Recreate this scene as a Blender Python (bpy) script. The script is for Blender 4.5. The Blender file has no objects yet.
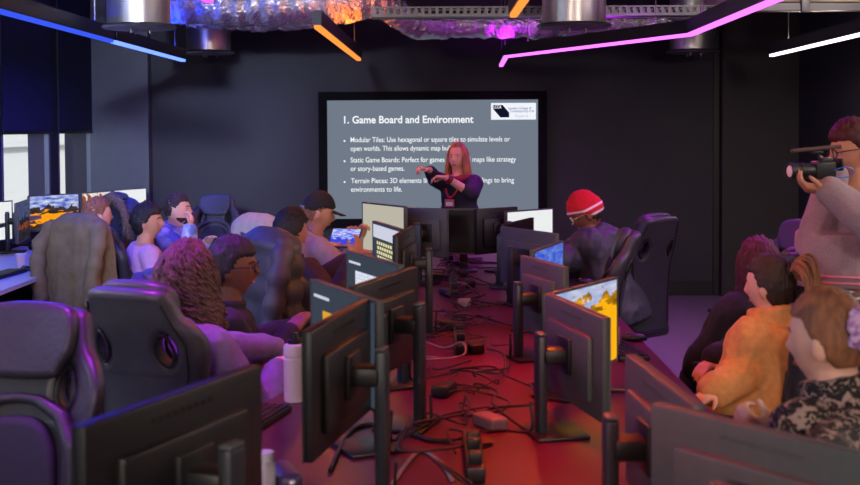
import bpy, bmesh, math, random
from mathutils import Vector, Matrix, noise
random.seed(7)
S = bpy.context.scene
C = S.collection
V = Vector
PI = math.pi
R = math.radians

# ------------------------------------------------------------------ camera
FPX, CX, CY, EYE = 1194.0, 435.0, 169.7, 1.7
PITCH, ROLL = R(2.0), R(0.3)
cam_data = bpy.data.cameras.new('camera')
cam = bpy.data.objects.new('camera', cam_data)
C.objects.link(cam)
cam_data.sensor_width = 36.0
cam_data.lens = FPX * 36.0 / 860.0
cam_data.shift_x = -(CX - 430.0) / 860.0
cam_data.shift_y = (CY - 242.5) / 860.0
cam_data.clip_start = 0.05
cam_rot = Matrix.Rotation(PI / 2 - PITCH, 3, 'X') @ Matrix.Rotation(-ROLL, 3, 'Z')
cam.matrix_world = Matrix.Translation((0, 0, EYE)) @ cam_rot.to_4x4()
cam_data.dof.use_dof = True
cam_data.dof.focus_distance = 7.5
cam_data.dof.aperture_fstop = 4.5
S.camera = cam


def ray(px, py):
    return cam_rot @ V(((px - CX) / FPX, -(py - CY) / FPX, -1.0))


def at(px, py, d):
    r = ray(px, py)
    return V((0, 0, EYE)) + r * (d / r.y)


def atz(px, py, z):
    r = ray(px, py)
    return V((0, 0, EYE)) + r * ((z - EYE) / r.z)


# ------------------------------------------------------------------ tags
def tag(o, label=None, cat=None, group=None, kind=None):
    if label: o['label'] = label
    if cat: o['category'] = cat
    if group: o['group'] = group
    if kind: o['kind'] = kind
    return o


def empty(name, loc=(0, 0, 0), rz=0.0, label=None, cat=None, group=None):
    o = bpy.data.objects.new(name, None)
    C.objects.link(o)
    o.location = loc
    o.rotation_euler = (0, 0, rz)
    o.empty_display_size = 0.1
    return tag(o, label, cat, group)


def copy_tree(o, parent=None):
    c = o.copy()
    C.objects.link(c)
    c.parent = parent
    for ch in list(o.children):
        copy_tree(ch, c)
    return c


# ------------------------------------------------------------------ materials
def lin(c):
    out = []
    for v in c[:3]:
        v = v / 255.0
        out.append(v / 12.92 if v <= 0.04045 else ((v + 0.055) / 1.055) ** 2.4)
    return (out[0], out[1], out[2], 1.0)


def nd(nt, kind, **kw):
    n = nt.nodes.new(kind)
    for k, v in kw.items():
        setattr(n, k, v)
    return n


def mat(name, col, rough=0.6, metal=0.0, var=0.0, vscale=8.0, bump=0.0, bscale=60.0, spec=0.5, col2=None,
        emit=None, estr=0.0, stretch=(1, 1, 1), sheen=0.0, sss=0.0, alpha=1.0, trans=0.0, coat=0.0):
    m = bpy.data.materials.new(name)
    m.use_nodes = True
    nt = m.node_tree
    b = nt.nodes['Principled BSDF']
    b.inputs['Base Color'].default_value = lin(col)
    b.inputs['Roughness'].default_value = rough
    b.inputs['Metallic'].default_value = metal
    b.inputs['Specular IOR Level'].default_value = spec
    if sheen: b.inputs['Sheen Weight'].default_value = sheen
    if coat: b.inputs['Coat Weight'].default_value = coat
    if trans: b.inputs['Transmission Weight'].default_value = trans
    if sss:
        b.inputs['Subsurface Weight'].default_value = sss
        b.inputs['Subsurface Radius'].default_value = (0.012, 0.005, 0.003)
        b.inputs['Subsurface Scale'].default_value = 1.0
    if emit:
        b.inputs['Emission Color'].default_value = lin(emit)
        b.inputs['Emission Strength'].default_value = estr
    tc = nd(nt, 'ShaderNodeTexCoord')
    mp = nd(nt, 'ShaderNodeMapping')
    mp.inputs['Scale'].default_value = stretch
    nt.links.new(tc.outputs['Object'], mp.inputs['Vector'])
    if var or col2:
        nz = nd(nt, 'ShaderNodeTexNoise')
        nz.inputs['Scale'].default_value = vscale
        nz.inputs['Detail'].default_value = 5
        nt.links.new(mp.outputs['Vector'], nz.inputs['Vector'])
        rp = nd(nt, 'ShaderNodeValToRGB')
        a = lin(col)
        if col2:
            c2 = lin(col2)
            rp.color_ramp.elements[0].position = 0.42
            rp.color_ramp.elements[1].position = 0.58
            rp.color_ramp.elements[0].color = a
            rp.color_ramp.elements[1].color = c2
        else:
            rp.color_ramp.elements[0].position = 0.3
            rp.color_ramp.elements[1].position = 0.7
            rp.color_ramp.elements[0].color = tuple(x * (1 - var) for x in a[:3]) + (1,)
            rp.color_ramp.elements[1].color = tuple(min(1, x * (1 + var)) for x in a[:3]) + (1,)
        nt.links.new(nz.outputs['Fac'], rp.inputs['Fac'])
        nt.links.new(rp.outputs['Color'], b.inputs['Base Color'])
    if bump:
        n2 = nd(nt, 'ShaderNodeTexNoise')
        n2.inputs['Scale'].default_value = bscale
        n2.inputs['Detail'].default_value = 4
        nt.links.new(mp.outputs['Vector'], n2.inputs['Vector'])
        bp = nd(nt, 'ShaderNodeBump')
        bp.inputs['Strength'].default_value = bump
        bp.inputs['Distance'].default_value = 0.02
        nt.links.new(n2.outputs['Fac'], bp.inputs['Height'])
        nt.links.new(bp.outputs['Normal'], b.inputs['Normal'])
    return m


def emat(name, col, strength):
    m = bpy.data.materials.new(name)
    m.use_nodes = True
    nt = m.node_tree
    nt.nodes.clear()
    e = nd(nt, 'ShaderNodeEmission')
    e.inputs['Color'].default_value = lin(col)
    e.inputs['Strength'].default_value = strength
    o = nd(nt, 'ShaderNodeOutputMaterial')
    nt.links.new(e.outputs[0], o.inputs['Surface'])
    return m


# ------------------------------------------------------------------ mesh builder
def frame(d, up=V((0, 0, 1))):
    d = d.normalized()
    x = d.cross(up)
    if x.length < 1e-4:
        x = d.cross(V((0, 1, 0)))
    x.normalize()
    return x, d.cross(x).normalized(), d


class MB:
    def __init__(s):
        s.v = []; s.f = []; s.mi = []; s.m = 0

    def add(s, vs, fs):
        b = len(s.v)
        s.v += [V(p) for p in vs]
        for f in fs:
            s.f.append(tuple(b + i for i in f)); s.mi.append(s.m)
        return s

    def box(s, c, sz, M=None, r=0.0, seg=2, taper=None):
        bm = bmesh.new()
        bmesh.ops.create_cube(bm, size=1.0)
        for v in bm.verts:
            t = 1.0
            if taper and v.co.z > 0: t = taper
            v.co = V((v.co.x * sz[0] * t, v.co.y * sz[1] * t, v.co.z * sz[2]))
        if r > 0:
            bmesh.ops.bevel(bm, geom=list(bm.edges), offset=min(r, min(sz) * .49), segments=seg, profile=.5, affect='EDGES')
        return s.bm(bm, c, M)

    def bm(s, bm, c=(0, 0, 0), M=None):
        bm.verts.index_update()
        vs = [v.co.copy() for v in bm.verts]
        if M is not None: vs = [M @ v for v in vs]
        c = V(c)
        vs = [v + c for v in vs]
        fs = [[v.index for v in f.verts] for f in bm.faces]
        bm.free()
        return s.add(vs, fs)

    def sphere(s, c, r, M=None, nu=16, nv=10, fn=None):
        if not hasattr(r, '__len__'): r = (r, r, r)
        vs = []; fs = []
        for j in range(nv + 1):
            th = PI * j / nv
            for i in range(nu):
                ph = 2 * PI * i / nu
                d = (math.sin(th) * math.cos(ph), math.sin(th) * math.sin(ph), math.cos(th))
                p = V(fn(*d)) if fn else V((d[0] * r[0], d[1] * r[1], d[2] * r[2]))
                if M is not None: p = M @ p
                vs.append(p + V(c))
        for j in range(nv):
            for i in range(nu):
                a = j * nu + i; b = j * nu + (i + 1) % nu
                if j == 0: fs.append((a, a + nu, b + nu))
                elif j == nv - 1: fs.append((a, a + nu, b))
                else: fs.append((a, a + nu, b + nu, b))
        return s.add(vs, fs)

    def loft(s, rings, cap=True, closed=False):
        n = len(rings[0]); vs = [p for r in rings for p in r]; fs = []
        m = len(rings)
        for j in range(m if closed else m - 1):
            k = (j + 1) % m
            for i in range(n):
                i2 = (i + 1) % n
                fs.append((j * n + i, j * n + i2, k * n + i2, k * n + i))
        if cap and not closed:
            fs.append(tuple(range(n - 1, -1, -1)))
            fs.append(tuple((m - 1) * n + i for i in range(n)))
        return s.add(vs, fs)

    def tube(s, pts, rad, n=8, cap=True, flat=None):
        pts = [V(p) for p in pts]
        if not hasattr(rad, '__len__'): rad = [rad] * len(pts)
        rings = []
        d0 = (pts[1] - pts[0]).normalized()
        x, y, _ = frame(d0)
        for i, p in enumerate(pts):
            if i == 0: d = d0
            elif i == len(pts) - 1: d = (pts[i] - pts[i - 1]).normalized()
            else:
                d = (pts[i + 1] - pts[i - 1])
                d = d.normalized() if d.length > 1e-6 else d0
            x = (x - d * x.dot(d))
            if x.length < 1e-5: x = frame(d)[0]
            x.normalize(); y = d.cross(x)
            r = rad[i]
            fy = flat if flat else 1.0
            rings.append([p + x * (math.cos(2 * PI * k / n) * r) + y * (math.sin(2 * PI * k / n) * r * fy) for k in range(n)])
        return s.loft(rings, cap)

    def lathe(s, prof, c=(0, 0, 0), n=24, M=None):
        vs = []; fs = []
        for r, z in prof:
            for i in range(n):
                a = 2 * PI * i / n
                p = V((r * math.cos(a), r * math.sin(a), z))
                if M is not None: p = M @ p
                vs.append(p + V(c))
        for j in range(len(prof) - 1):
            for i in range(n):
                i2 = (i + 1) % n
                fs.append((j * n + i, j * n + i2, (j + 1) * n + i2, (j + 1) * n + i))
        if prof[0][0] > 1e-4: fs.append(tuple(range(n - 1, -1, -1)))
        if prof[-1][0] > 1e-4: fs.append(tuple((len(prof) - 1) * n + i for i in range(n)))
        return s.add(vs, fs)

    def mesh(s, name, mats):
        me = bpy.data.meshes.new(name)
        me.from_pydata([tuple(v) for v in s.v], [], s.f)
        if not isinstance(mats, (list, tuple)): mats = [mats]
        for m in mats: me.materials.append(m)
        if len(mats) > 1: me.polygons.foreach_set('material_index', s.mi)
        me.validate(); me.update()
        return me

    def build(s, name, mats, parent=None, smooth=True, angle=40, loc=None, fixn=True):
        me = s.mesh(name, mats)
        if fixn:
            bm = bmesh.new(); bm.from_mesh(me)
            bmesh.ops.recalc_face_normals(bm, faces=bm.faces)
            bm.to_mesh(me); bm.free()
        return link(name, me, parent, smooth, angle, loc)


def link(name, me, parent=None, smooth=True, angle=40, loc=None):
    if smooth:
        me.polygons.foreach_set('use_smooth', [True] * len(me.polygons))
        if angle < 180: me.set_sharp_from_angle(angle=R(angle))
    o = bpy.data.objects.new(name, me)
    C.objects.link(o)
    if parent: o.parent = parent
    if loc is not None: o.location = loc
    return o


def evaluated(o):
    dg = bpy.context.evaluated_depsgraph_get()
    dg.update()
    me = bpy.data.meshes.new_from_object(o.evaluated_get(dg))
    return me


def remesh(mb, name, material, voxel=0.008, smooth=3, wr=0.0, wf=14.0, wstretch=(1, 1, 1), seed=0.0):
    me = mb.mesh(name, material)
    bm = bmesh.new(); bm.from_mesh(me)
    bmesh.ops.recalc_face_normals(bm, faces=bm.faces)
    bm.to_mesh(me); bm.free()
    o = bpy.data.objects.new('tmp', me)
    C.objects.link(o)
    md = o.modifiers.new('r', 'REMESH'); md.mode = 'VOXEL'; md.voxel_size = voxel; md.use_smooth_shade = True
    if smooth:
        sm = o.modifiers.new('s', 'SMOOTH'); sm.factor = 0.5; sm.iterations = smooth
    out = evaluated(o)
    bpy.data.objects.remove(o); bpy.data.meshes.remove(me)
    out.name = name
    if not out.materials: out.materials.append(material)
    if wr:
        nrm = [v.normal.copy() for v in out.vertices]
        for v, nn in zip(out.vertices, nrm):
            p = V((v.co.x * wstretch[0], v.co.y * wstretch[1], v.co.z * wstretch[2])) * wf + V((seed, seed * .7, 0))
            a = noise.noise(p); b = noise.noise(p * 2.3 + V((5, 3, 1)))
            v.co += nn * (wr * (1 - abs(a) * 3.2) * .6 + wr * .4 * b)
        out.update()
    return out


def shape2d(outer, holes, depth, bev, name='s', res=3):
    """closed outline with holes -> bevelled slab, lying in XY, thickness along Z"""
    cu = bpy.data.curves.new(name, 'CURVE')
    cu.dimensions = '2D'; cu.fill_mode = 'BOTH'
    cu.extrude = depth / 2 - bev; cu.bevel_depth = bev; cu.bevel_resolution = res; cu.offset = -bev
    for ring in [outer] + list(holes):
        sp = cu.splines.new('POLY'); sp.points.add(len(ring) - 1)
        for p, q in zip(sp.points, ring): p.co = (q[0], q[1], 0, 1)
        sp.use_cyclic_u = True
    o = bpy.data.objects.new('tmp', cu); C.objects.link(o)
    me = evaluated(o)
    bpy.data.objects.remove(o); bpy.data.curves.remove(cu)
    return me


def catmull(pts, n=6, closed=True):
    out = []
    m = len(pts)
    rng = range(m if closed else m - 1)
    for i in rng:
        g = (lambda k: V(pts[k % m])) if closed else (lambda k: V(pts[max(0, min(m - 1, k))]))
        p0, p1, p2, p3 = g(i - 1), g(i), g(i + 1), g(i + 2)
        for k in range(n):
            t = k / n
            out.append(0.5 * ((2 * p1) + (p2 - p0) * t + (2 * p0 - 5 * p1 + 4 * p2 - p3) * t * t + (3 * p1 - p0 - 3 * p2 + p3) * t ** 3))
    if not closed: out.append(V(pts[-1]))
    return out


def smooth01(a, b, x):
    t = max(0.0, min(1.0, (x - a) / (b - a)))
    return t * t * (3 - 2 * t)


def rotz(a): return Matrix.Rotation(a, 3, 'Z')
def rotx(a): return Matrix.Rotation(a, 3, 'X')
def roty(a): return Matrix.Rotation(a, 3, 'Y')
# ------------------------------------------------------------------ materials of the place
M = {}
M['wall'] = mat('wall_paint', (43, 43, 52), .62, var=.08, vscale=3, bump=.05, bscale=120)
M['panel'] = mat('wall_panel_paint', (46, 43, 44), .6, var=.06, vscale=3)
M['ceil'] = mat('ceiling_paint', (20, 20, 24), .8, var=.2, vscale=2)
M['carpet'] = mat('grey_carpet', (104, 98, 104), .95, var=.25, vscale=220, bump=.3, bscale=400)
M['frame'] = mat('grey_window_frame', (120, 128, 140), .45, metal=.3)
M['blind'] = mat('dark_blind_fabric', (26, 30, 66), .85, var=.1, vscale=200)
M['black'] = mat('black_plastic', (20, 20, 22), .45, var=.15, vscale=20)
M['monback'] = mat('charcoal_plastic', (68, 74, 73), .5, var=.08, vscale=40, bump=.03, bscale=500)
M['mondark'] = mat('dark_plastic', (17, 16, 17), .42, var=.1, vscale=30)
M['bezel'] = mat('grey_bezel', (78, 82, 86), .4)
M['stand'] = mat('stand_metal', (52, 54, 60), .38, metal=.35)
M['desk'] = mat('laminate_with_red_light', (78, 15, 52), .4, spec=.32, var=.06, vscale=5, bump=.02, bscale=300)  # crimson base paints in part of the red lamp light
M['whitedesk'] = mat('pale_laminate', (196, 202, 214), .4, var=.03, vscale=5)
M['white'] = mat('white_plastic', (225, 222, 225), .4)
M['steel'] = mat('galvanised_steel', (222, 216, 212), .30, metal=.9, var=.12, vscale=6, stretch=(3, 3, .4))
M['plate'] = mat('steel_plate', (128, 128, 132), .4, metal=.8)
M['foil'] = mat('crumpled_foil', (232, 228, 232), .2, metal=.92, bump=1.0, bscale=38)
M['beam'] = mat('cream_duct', (176, 160, 138), .5, var=.08, vscale=4)
M['cable'] = mat('black_cable', (22, 20, 22), .5)
M['cablegrey'] = mat('grey_cable', (120, 112, 116), .5)
M['glass'] = mat('window_glass', (235, 240, 245), .02)
_nt = M['glass'].node_tree
_tr = nd(_nt, 'ShaderNodeBsdfTransparent'); _mx = nd(_nt, 'ShaderNodeMixShader'); _mx.inputs[0].default_value = .06
_nt.links.new(_tr.outputs[0], _mx.inputs[1]); _nt.links.new(_nt.nodes['Principled BSDF'].outputs[0], _mx.inputs[2])
_nt.links.new(_mx.outputs[0], _nt.nodes['Material Output'].inputs['Surface'])
M['profile'] = mat('dark_light_profile', (40, 38, 46), .45, metal=.4)
M['surround'] = mat('matt_black_surround', (9, 9, 11), .8, spec=.2)
M['wire'] = mat('wire', (120, 116, 112), .4, metal=.6)

WL, WR, YB, YR, ZC = -3.42, 3.62, 12.0, -4.5, 3.25


def struct(name, mb, m, parent=None, smooth=False, **k):
    o = mb.build(name, m, parent, smooth=smooth, **k)
    if parent is None: o['kind'] = 'structure'
    return o


struct('floor', MB().box(((WL + WR) / 2, (YB + YR) / 2, -.1), (WR - WL + .6, YB - YR + .6, .2)), M['carpet'])
struct('ceiling', MB().box(((WL + WR) / 2, (YB + YR) / 2, ZC + .1), (WR - WL + .6, YB - YR + .6, .2)), M['ceil'])
struct('wall_back', MB().box(((WL + WR) / 2, YB + .1, ZC / 2), (WR - WL + .6, .2, ZC)), M['wall'])
struct('wall_rear', MB().box(((WL + WR) / 2, YR - .1, ZC / 2), (WR - WL + .6, .2, ZC)), M['wall'])
struct('wall_right', MB().box((WR + .1, (YB + YR) / 2, ZC / 2), (.2, YB - YR, ZC)), M['wall'])
# left wall with window openings
WIN = [(-.2, 1.2), (1.4, 2.8), (3.0, 4.4), (4.6, 6.0), (6.2, 7.95), (8.05, 9.33), (9.42, 10.62), (10.84, 11.90)]  # unblinded openings nearest the camera are added to let in daylight
SILL, HEAD = .98, 3.0
m = MB()
xs = WL - .1
m.box((xs, (YB + YR) / 2, SILL / 2), (.2, YB - YR, SILL))
m.box((xs, (YB + YR) / 2, (HEAD + ZC) / 2), (.2, YB - YR, ZC - HEAD))
edges = [YR] + [e for w in WIN for e in w] + [YB]
for i in range(0, len(edges), 2):
    a, b = edges[i], edges[i + 1]
    m.box((xs, (a + b) / 2, (SILL + HEAD) / 2), (.2, b - a, HEAD - SILL))
struct('wall_left', m, M['wall'])
for i, (a, b) in enumerate(WIN):
    w = MB()
    t = .045
    x = WL - .02
    for yy in (a + t / 2, b - t / 2):
        w.box((x, yy, (SILL + HEAD) / 2), (.04, t, HEAD - SILL))
    for zz in (SILL + t / 2, HEAD - t / 2):
        w.box((x, (a + b) / 2, zz), (.04, b - a - 2 * t, t))
    wo = struct('window_%d' % (i + 1), w, M['frame'])
    g = MB().box((x, (a + b) / 2, (SILL + HEAD) / 2), (.008, b - a - 2 * t, HEAD - SILL - 2 * t))
    go = g.build('glass_pane', M['glass'], wo, smooth=False)
    go['label'] = 'clear glass pane'
    sl = MB().box((WL + .03, (a + b) / 2, SILL - .015), (.10, b - a, .03))
    sl.build('window_sill', M['frame'], wo, smooth=False)
blab = ['navy roller blind beyond the left edge of the photo, nearest to camera', 'dark navy roller blind at the very left edge of the photo',
        'wide dark navy roller blind half drawn above the mountain wallpaper screens', 'narrower black roller blind beside the grey pilaster in the corner']
for i, (a, b) in enumerate(WIN[4:]):
    e = empty('roller_blind', (WL + .02, (a + b) / 2, 1.68), 0, blab[i], 'blind', 'roller blinds')
    hw = (b - a) / 2 + .035
    MB().box((0, 0, .68), (.006, 2 * hw - .03, 1.35)).build('blind_fabric', M['blind'], e, smooth=False)
    MB().box((0, 0, 0), (.02, 2 * hw - .03, .03), r=.006).build('bottom_bar', M['black'], e)
    MB().tube([(0, -hw + .02, 1.37), (0, hw - .02, 1.37)], .028, 12).build('roller', M['black'], e)
# grey pilaster in the left corner, panels on the right
struct('pilaster_left', MB().box(((WL - 2.84) / 2, YB - .075, ZC / 2), (2.84 + .001 - abs(WL) + 2 * (abs(WL) - 2.84), .15, ZC)), mat('pilaster_paint', (88, 92, 102), .6, var=.05))
struct('pilaster_right', MB().box(((2.86 + WR) / 2, YB - .06, ZC / 2), (WR - 2.86, .12, ZC)), M['panel'])
struct('trim_1', MB().box((2.82, YB - .012, ZC / 2), (.05, .024, ZC)), M['black'])
struct('baseboard_back', MB().box(((-2.84 + 2.8) / 2, YB - .01, .07), (5.6, .02, .14)), M['black'])
struct('baseboard_right', MB().box((WR - .01, (YB + YR) / 2, .07), (.02, YB - YR - .3, .14)), M['black'])

# ------------------------------------------------------------------ outside the windows
fac = mat('pale_facade', (178, 178, 172), .8, var=.05)
fgl = mat('facade_glass', (120, 140, 150), .2)
bd = empty('office_building', (-13, 16, -6), 0, 'pale office building with rows of windows across the street outside', 'building')
MB().box((-2, 6, 9), (4, 44, 18)).build('facade', fac, bd, smooth=False)
k = 0
for zz in (6.3, 8.2, 10.1):
    for j in range(9):
        wp = MB().box((.03, -8 + j * 3.1, zz), (.1, 1.5, 1.15)).build('window', fgl, bd, smooth=False)
for zz in (7.25, 9.15):
    MB().box((.12, 6, zz), (.25, 44, .12)).build('ledge', fac, bd, smooth=False)
W = bpy.data.worlds.new('sky'); S.world = W
W.use_nodes = True
wn = W.node_tree
sky = nd(wn, 'ShaderNodeTexSky'); sky.sky_type = 'HOSEK_WILKIE'; sky.turbidity = 6.0
sky.sun_direction = V((.6, -.4, .7)).normalized()
wn.links.new(sky.outputs[0], wn.nodes['Background'].inputs['Color'])
wn.nodes['Background'].inputs['Strength'].default_value = 6.0
sd = bpy.data.lights.new('sun', 'SUN'); so = bpy.data.objects.new('sun', sd); C.objects.link(so)
sd.energy = 1.6; sd.angle = .02
sd.energy = 3.6
so.rotation_euler = V((-.75, .35, -.6)).to_track_quat('-Z', 'Y').to_euler()


# ------------------------------------------------------------------ ceiling lamps
def area(loc, size, col, watts, rot=(0, 0, 0), sy=None, parent=None):
    l = bpy.data.lights.new('lamp', 'AREA')
    l.shape = 'RECTANGLE'; l.size = size; l.size_y = sy if sy else size
    l.color = lin(col)[:3]; l.energy = watts
    o = bpy.data.objects.new('lamp', l); C.objects.link(o)
    o.location = loc; o.rotation_euler = rot
    if parent: o.parent = parent
    return o


LAMP_Z = 2.3


def linear_light(path, tube_mat, col, watts, label, spread=180, group='coloured linear ceiling lights', width=.036, hang=True, z=LAMP_Z, up=.3):
    """hung profile following path (world xy list); lamp glass below, wires above"""
    c = V((sum(p[0] for p in path) / len(path), sum(p[1] for p in path) / len(path), z))
    e = empty('linear_ceiling_light', c, 0, label, 'ceiling light', group)
    pts = [V((p[0], p[1], 0)) - V((c.x, c.y, 0)) for p in path]

    def ribbon(z0, z1, w, inset=0.0):
        mb = MB()
        n = len(pts); L = []; Rr = []
        for i, p in enumerate(pts):
            d1 = (pts[i] - pts[i - 1]).normalized() if i else (pts[1] - pts[0]).normalized()
            d2 = (pts[i + 1] - pts[i]).normalized() if i < n - 1 else d1
            d = (d1 + d2).normalized(); s = V((d.y, -d.x, 0)) * (w / max(.5, d.dot(d1)))
            q = p + (d * inset if i == 0 else (d * -inset if i == n - 1 else V((0, 0, 0))))
            L.append(q - s); Rr.append(q + s)
        rings = []
        for a, b in zip(L, Rr):
            rings.append([a + V((0, 0, z0)), b + V((0, 0, z0)), b + V((0, 0, z1)), a + V((0, 0, z1))])
        return mb.loft(rings)
    ribbon(.012, .10, width / 2 + .008).build('housing', M['profile'], e, smooth=False)
    ribbon(-.008, .012, width / 2, .004).build('diffuser', tube_mat, e, smooth=False)
    for i in range(len(pts) - 1):
        a, b = pts[i], pts[i + 1]
        ln = (b - a).length
        mid = (a + b) / 2
        ang = math.atan2(b.y - a.y, b.x - a.x)
        area(mid + V((0, 0, -.015)), ln * .96, col, watts * ln, (0, 0, ang), width * .9, e).data.spread = R(spread)
        area(mid + V((0, 0, .108)), ln * .96, col, watts * ln * up, (PI, 0, ang), width * .9, e)
        if hang:
            for t in (.15, .85):
                q = a.lerp(b, t)
                MB().tube([q + V((0, 0, .1)), q + V((0, 0, ZC - z))], .004, 5).build('hanging_wire', M['wire'], e)
    return e


def px_path(pts, z=LAMP_Z):
    return [tuple(atz(px, py, z)[:2]) for px, py in pts]


BLUE, PURP, ORNG, WHT, RED = (30, 60, 255), (205, 40, 255), (255, 120, 30), (255, 236, 225), (255, 16, 50)
eb = emat('blue_tube', (95, 125, 255), 2.6)
ep = emat('purple_tube', (226, 100, 255), 2.4)
eo = emat('orange_tube', (255, 138, 58), 1.5)
ew = emat('white_tube', (255, 240, 250), 2.5)
er = emat('red_tube', (255, 40, 70), 3.0)
linear_light([(-2.2, 10.5), (-2.2, 8.2)], eb, BLUE, 15, 'bright blue linear light hanging below the ceiling near the window blinds')
linear_light([(-2.2, 8.15), (-2.2, 5.6), (-1.4, 4.2)], emat('dim_blue_tube', (60, 90, 250), 1.0), BLUE, 12, 'dimmer blue linear light with pink end at upper left corner of photo')
linear_light(px_path([(359, 60), (317, 27)]), eo, ORNG, 7, 'orange linear light hanging in front of the foil duct, left of the screen')
linear_light([(.425, 6.45), (.425, 4.0)], eo, ORNG, 9, 'orange linear light at top centre of photo, cut by the upper edge')
linear_light(px_path([(501, 66), (506, 57), (690, 35)]) + [(1.62, 5.3)], ep, PURP, 8, 'long bent purple linear light hanging right of the screen', spread=120)
linear_light([(2.87, 10.2), (2.78, 6.6)], ew, WHT, 5, 'white linear light at the upper right near the cream duct')
# coloured lamps over the seats and table, then added white fill lamps out of view
linear_light([(.3, 5.4), (.3, 1.6)], er, RED, 3.7, 'red linear light over the near half of the table', spread=42)
linear_light([(-1.05, 5.6), (-1.05, 2.0)], emat('magenta_tube', (255, 60, 230), 3), (205, 50, 255), 5.5, 'magenta linear light over the left seats', spread=60)
linear_light([(2.2, 4.6), (2.2, 1.4)], er, (255, 70, 50), 4.5, 'red linear light over the right hand seats', spread=80)
linear_light([(1.3, .6), (1.3, -2.4)], ew, WHT, 13, 'added white fill light behind the camera, right of the aisle', up=2.5)  # extra lamps added out of view to lift faces and monitor backs
linear_light([(-1.3, .6), (-1.3, -2.4)], ew, WHT, 13, 'added white fill light behind the camera, left of the aisle', up=2.5)
linear_light([(3.1, 6.3), (3.1, 3.0)], ew, WHT, 24, 'added white fill light along the right wall', up=4)  # added out of view to neutralise the purple floor and brighten the ducts
linear_light([(-2.85, 5.4), (-2.85, 2.0)], ew, (215, 222, 255), 14, 'added cool white fill light above the window desk', up=5)  # unseen lamp added for the grey-blue tone on the left wall


def spotlight(loc, target, watts, label, size=.35, col=WHT, spread=180):  # unseen lamps added as neutral fill from the camera side
    e = empty('added_fill_spotlight', loc, 0, label, 'spotlight', 'added fill spotlights behind the camera')
    d = (V(target) - V(loc)).normalized()
    q = d.to_track_quat('-Z', 'Y')
    Mq = q.to_matrix()
    MB().lathe([(size * .55, -.02), (size * .62, 0), (size * .62, .10), (size * .4, .16), (0, .16)], n=24, M=Mq).build('lamp_head', M['black'], e)
    MB().lathe([(0, 0), (size * .54, 0), (size * .54, .004), (0, .004)], n=24, M=Mq).build('lens', ew, e)
    MB().tube([(0, 0, .12), (0, 0, ZC - loc[2])], .015, 8).build('stem', M['black'], e)
    l = area(d * .03, size, col, watts, q.to_euler(), None, e)
    l.data.shape = 'DISK'; l.data.spread = R(spread)


spotlight((2.3, -2.6, 2.75), (-.4, 5.5, .9), 85, 'added fill spotlight behind the camera on the right', .5)
spotlight((-2.3, -2.6, 2.75), (.4, 6.5, .9), 75, 'added fill spotlight behind the camera on the left', .5)
spotlight((-1.0, -1.4, 2.85), (-2.2, 12, 1.45), 13, 'added wall-wash spotlight behind the camera aimed at the far left corner', .35, (205, 218, 255), 19)  # added to wash the lower left wall with cool light


# ------------------------------------------------------------------ ducts overhead
def diffuser(px, py, d, dia, label):
    p = at(px, py, d)
    e = empty('duct_diffuser', p, 0, label, 'duct', 'round steel ceiling diffusers')
    MB().lathe([(dia / 2, .03), (dia / 2, ZC - p.z)], n=32).build('steel_collar', M['steel'], e, angle=60)
    MB().lathe([(0, 0), (dia * .56, 0), (dia * .59, .012), (dia * .56, .025), (.01, .035)], n=40).build('flange_plate', M['plate'], e, angle=30)
    for zz in (.30, .55, .78):
        MB().lathe([(dia / 2 + .001, zz), (dia / 2 + .012, zz + .008), (dia / 2 + .001, zz + .016)], n=32).build('seam_ring', M['steel'], e)
    for a in range(3):
        MB().tube([(dia * .18 * math.cos(a * 2.1), dia * .18 * math.sin(a * 2.1), -.03), (dia * .18 * math.cos(a * 2.1), dia * .18 * math.sin(a * 2.1), 0)], .008, 6).build('bolt', M['wire'], e)
    return e


diffuser(139, 29, 7.7, .40, 'large shiny steel duct diffuser at top left above the blue light')
diffuser(209, 54, 11.0, .40, 'smaller steel duct diffuser further back, left of the orange light')
diffuser(574, 28, 7.9, .42, 'large steel duct diffuser above the purple light, right of centre')
diffuser(693, 53, 11.0, .42, 'steel duct diffuser behind the bend of the purple light at right')


def flex(pts, r, label, name='foil_duct', seg=70, cr=.02):
    pl = [V(p) for p in pts]
    path = catmull(pl, 34, closed=False)
    rad = [r + cr * noise.noise(p * 5.0) + .006 * math.sin(i * 1.05) for i, p in enumerate(path)]
    mb = MB().tube(path, rad, 36)
    for v in mb.v:
        v += V((noise.noise(v * 16) * .008, noise.noise(v * 15) * .014, noise.noise(v * 15 + V((9, 9, 9))) * .014))
    o = mb.build(name, M['foil'], angle=24)
    return tag(o, label, 'duct', 'foil ducts under the ceiling')


flex([(-2.35, 9.6, 2.78), (-1.6, 9.6, 2.72), (-.95, 9.55, 2.72), (-.35, 9.6, 2.80)], .2, 'wide crumpled silver foil duct crossing the upper left of the picture')
flex([(-2.3, 10.6, 2.72), (-1.9, 10.6, 2.68), (-1.4, 10.5, 2.66), (-.85, 10.4, 2.68)], .10, 'thin silver foil duct running under the wide foil duct')
flex([(-.15, 10.4, 2.60), (.5, 10.4, 2.60), (1.3, 10.4, 2.60), (2.05, 10.4, 2.62)], .12, 'foil duct lit purple crossing above the projection screen')
flex([(-.9, 9.9, 2.95), (-.45, 9.8, 2.75), (-.2, 10.0, 2.6), (.1, 10.3, 2.6)], .13, 'short bent foil duct lit orange above the orange light', cr=.03)
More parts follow.
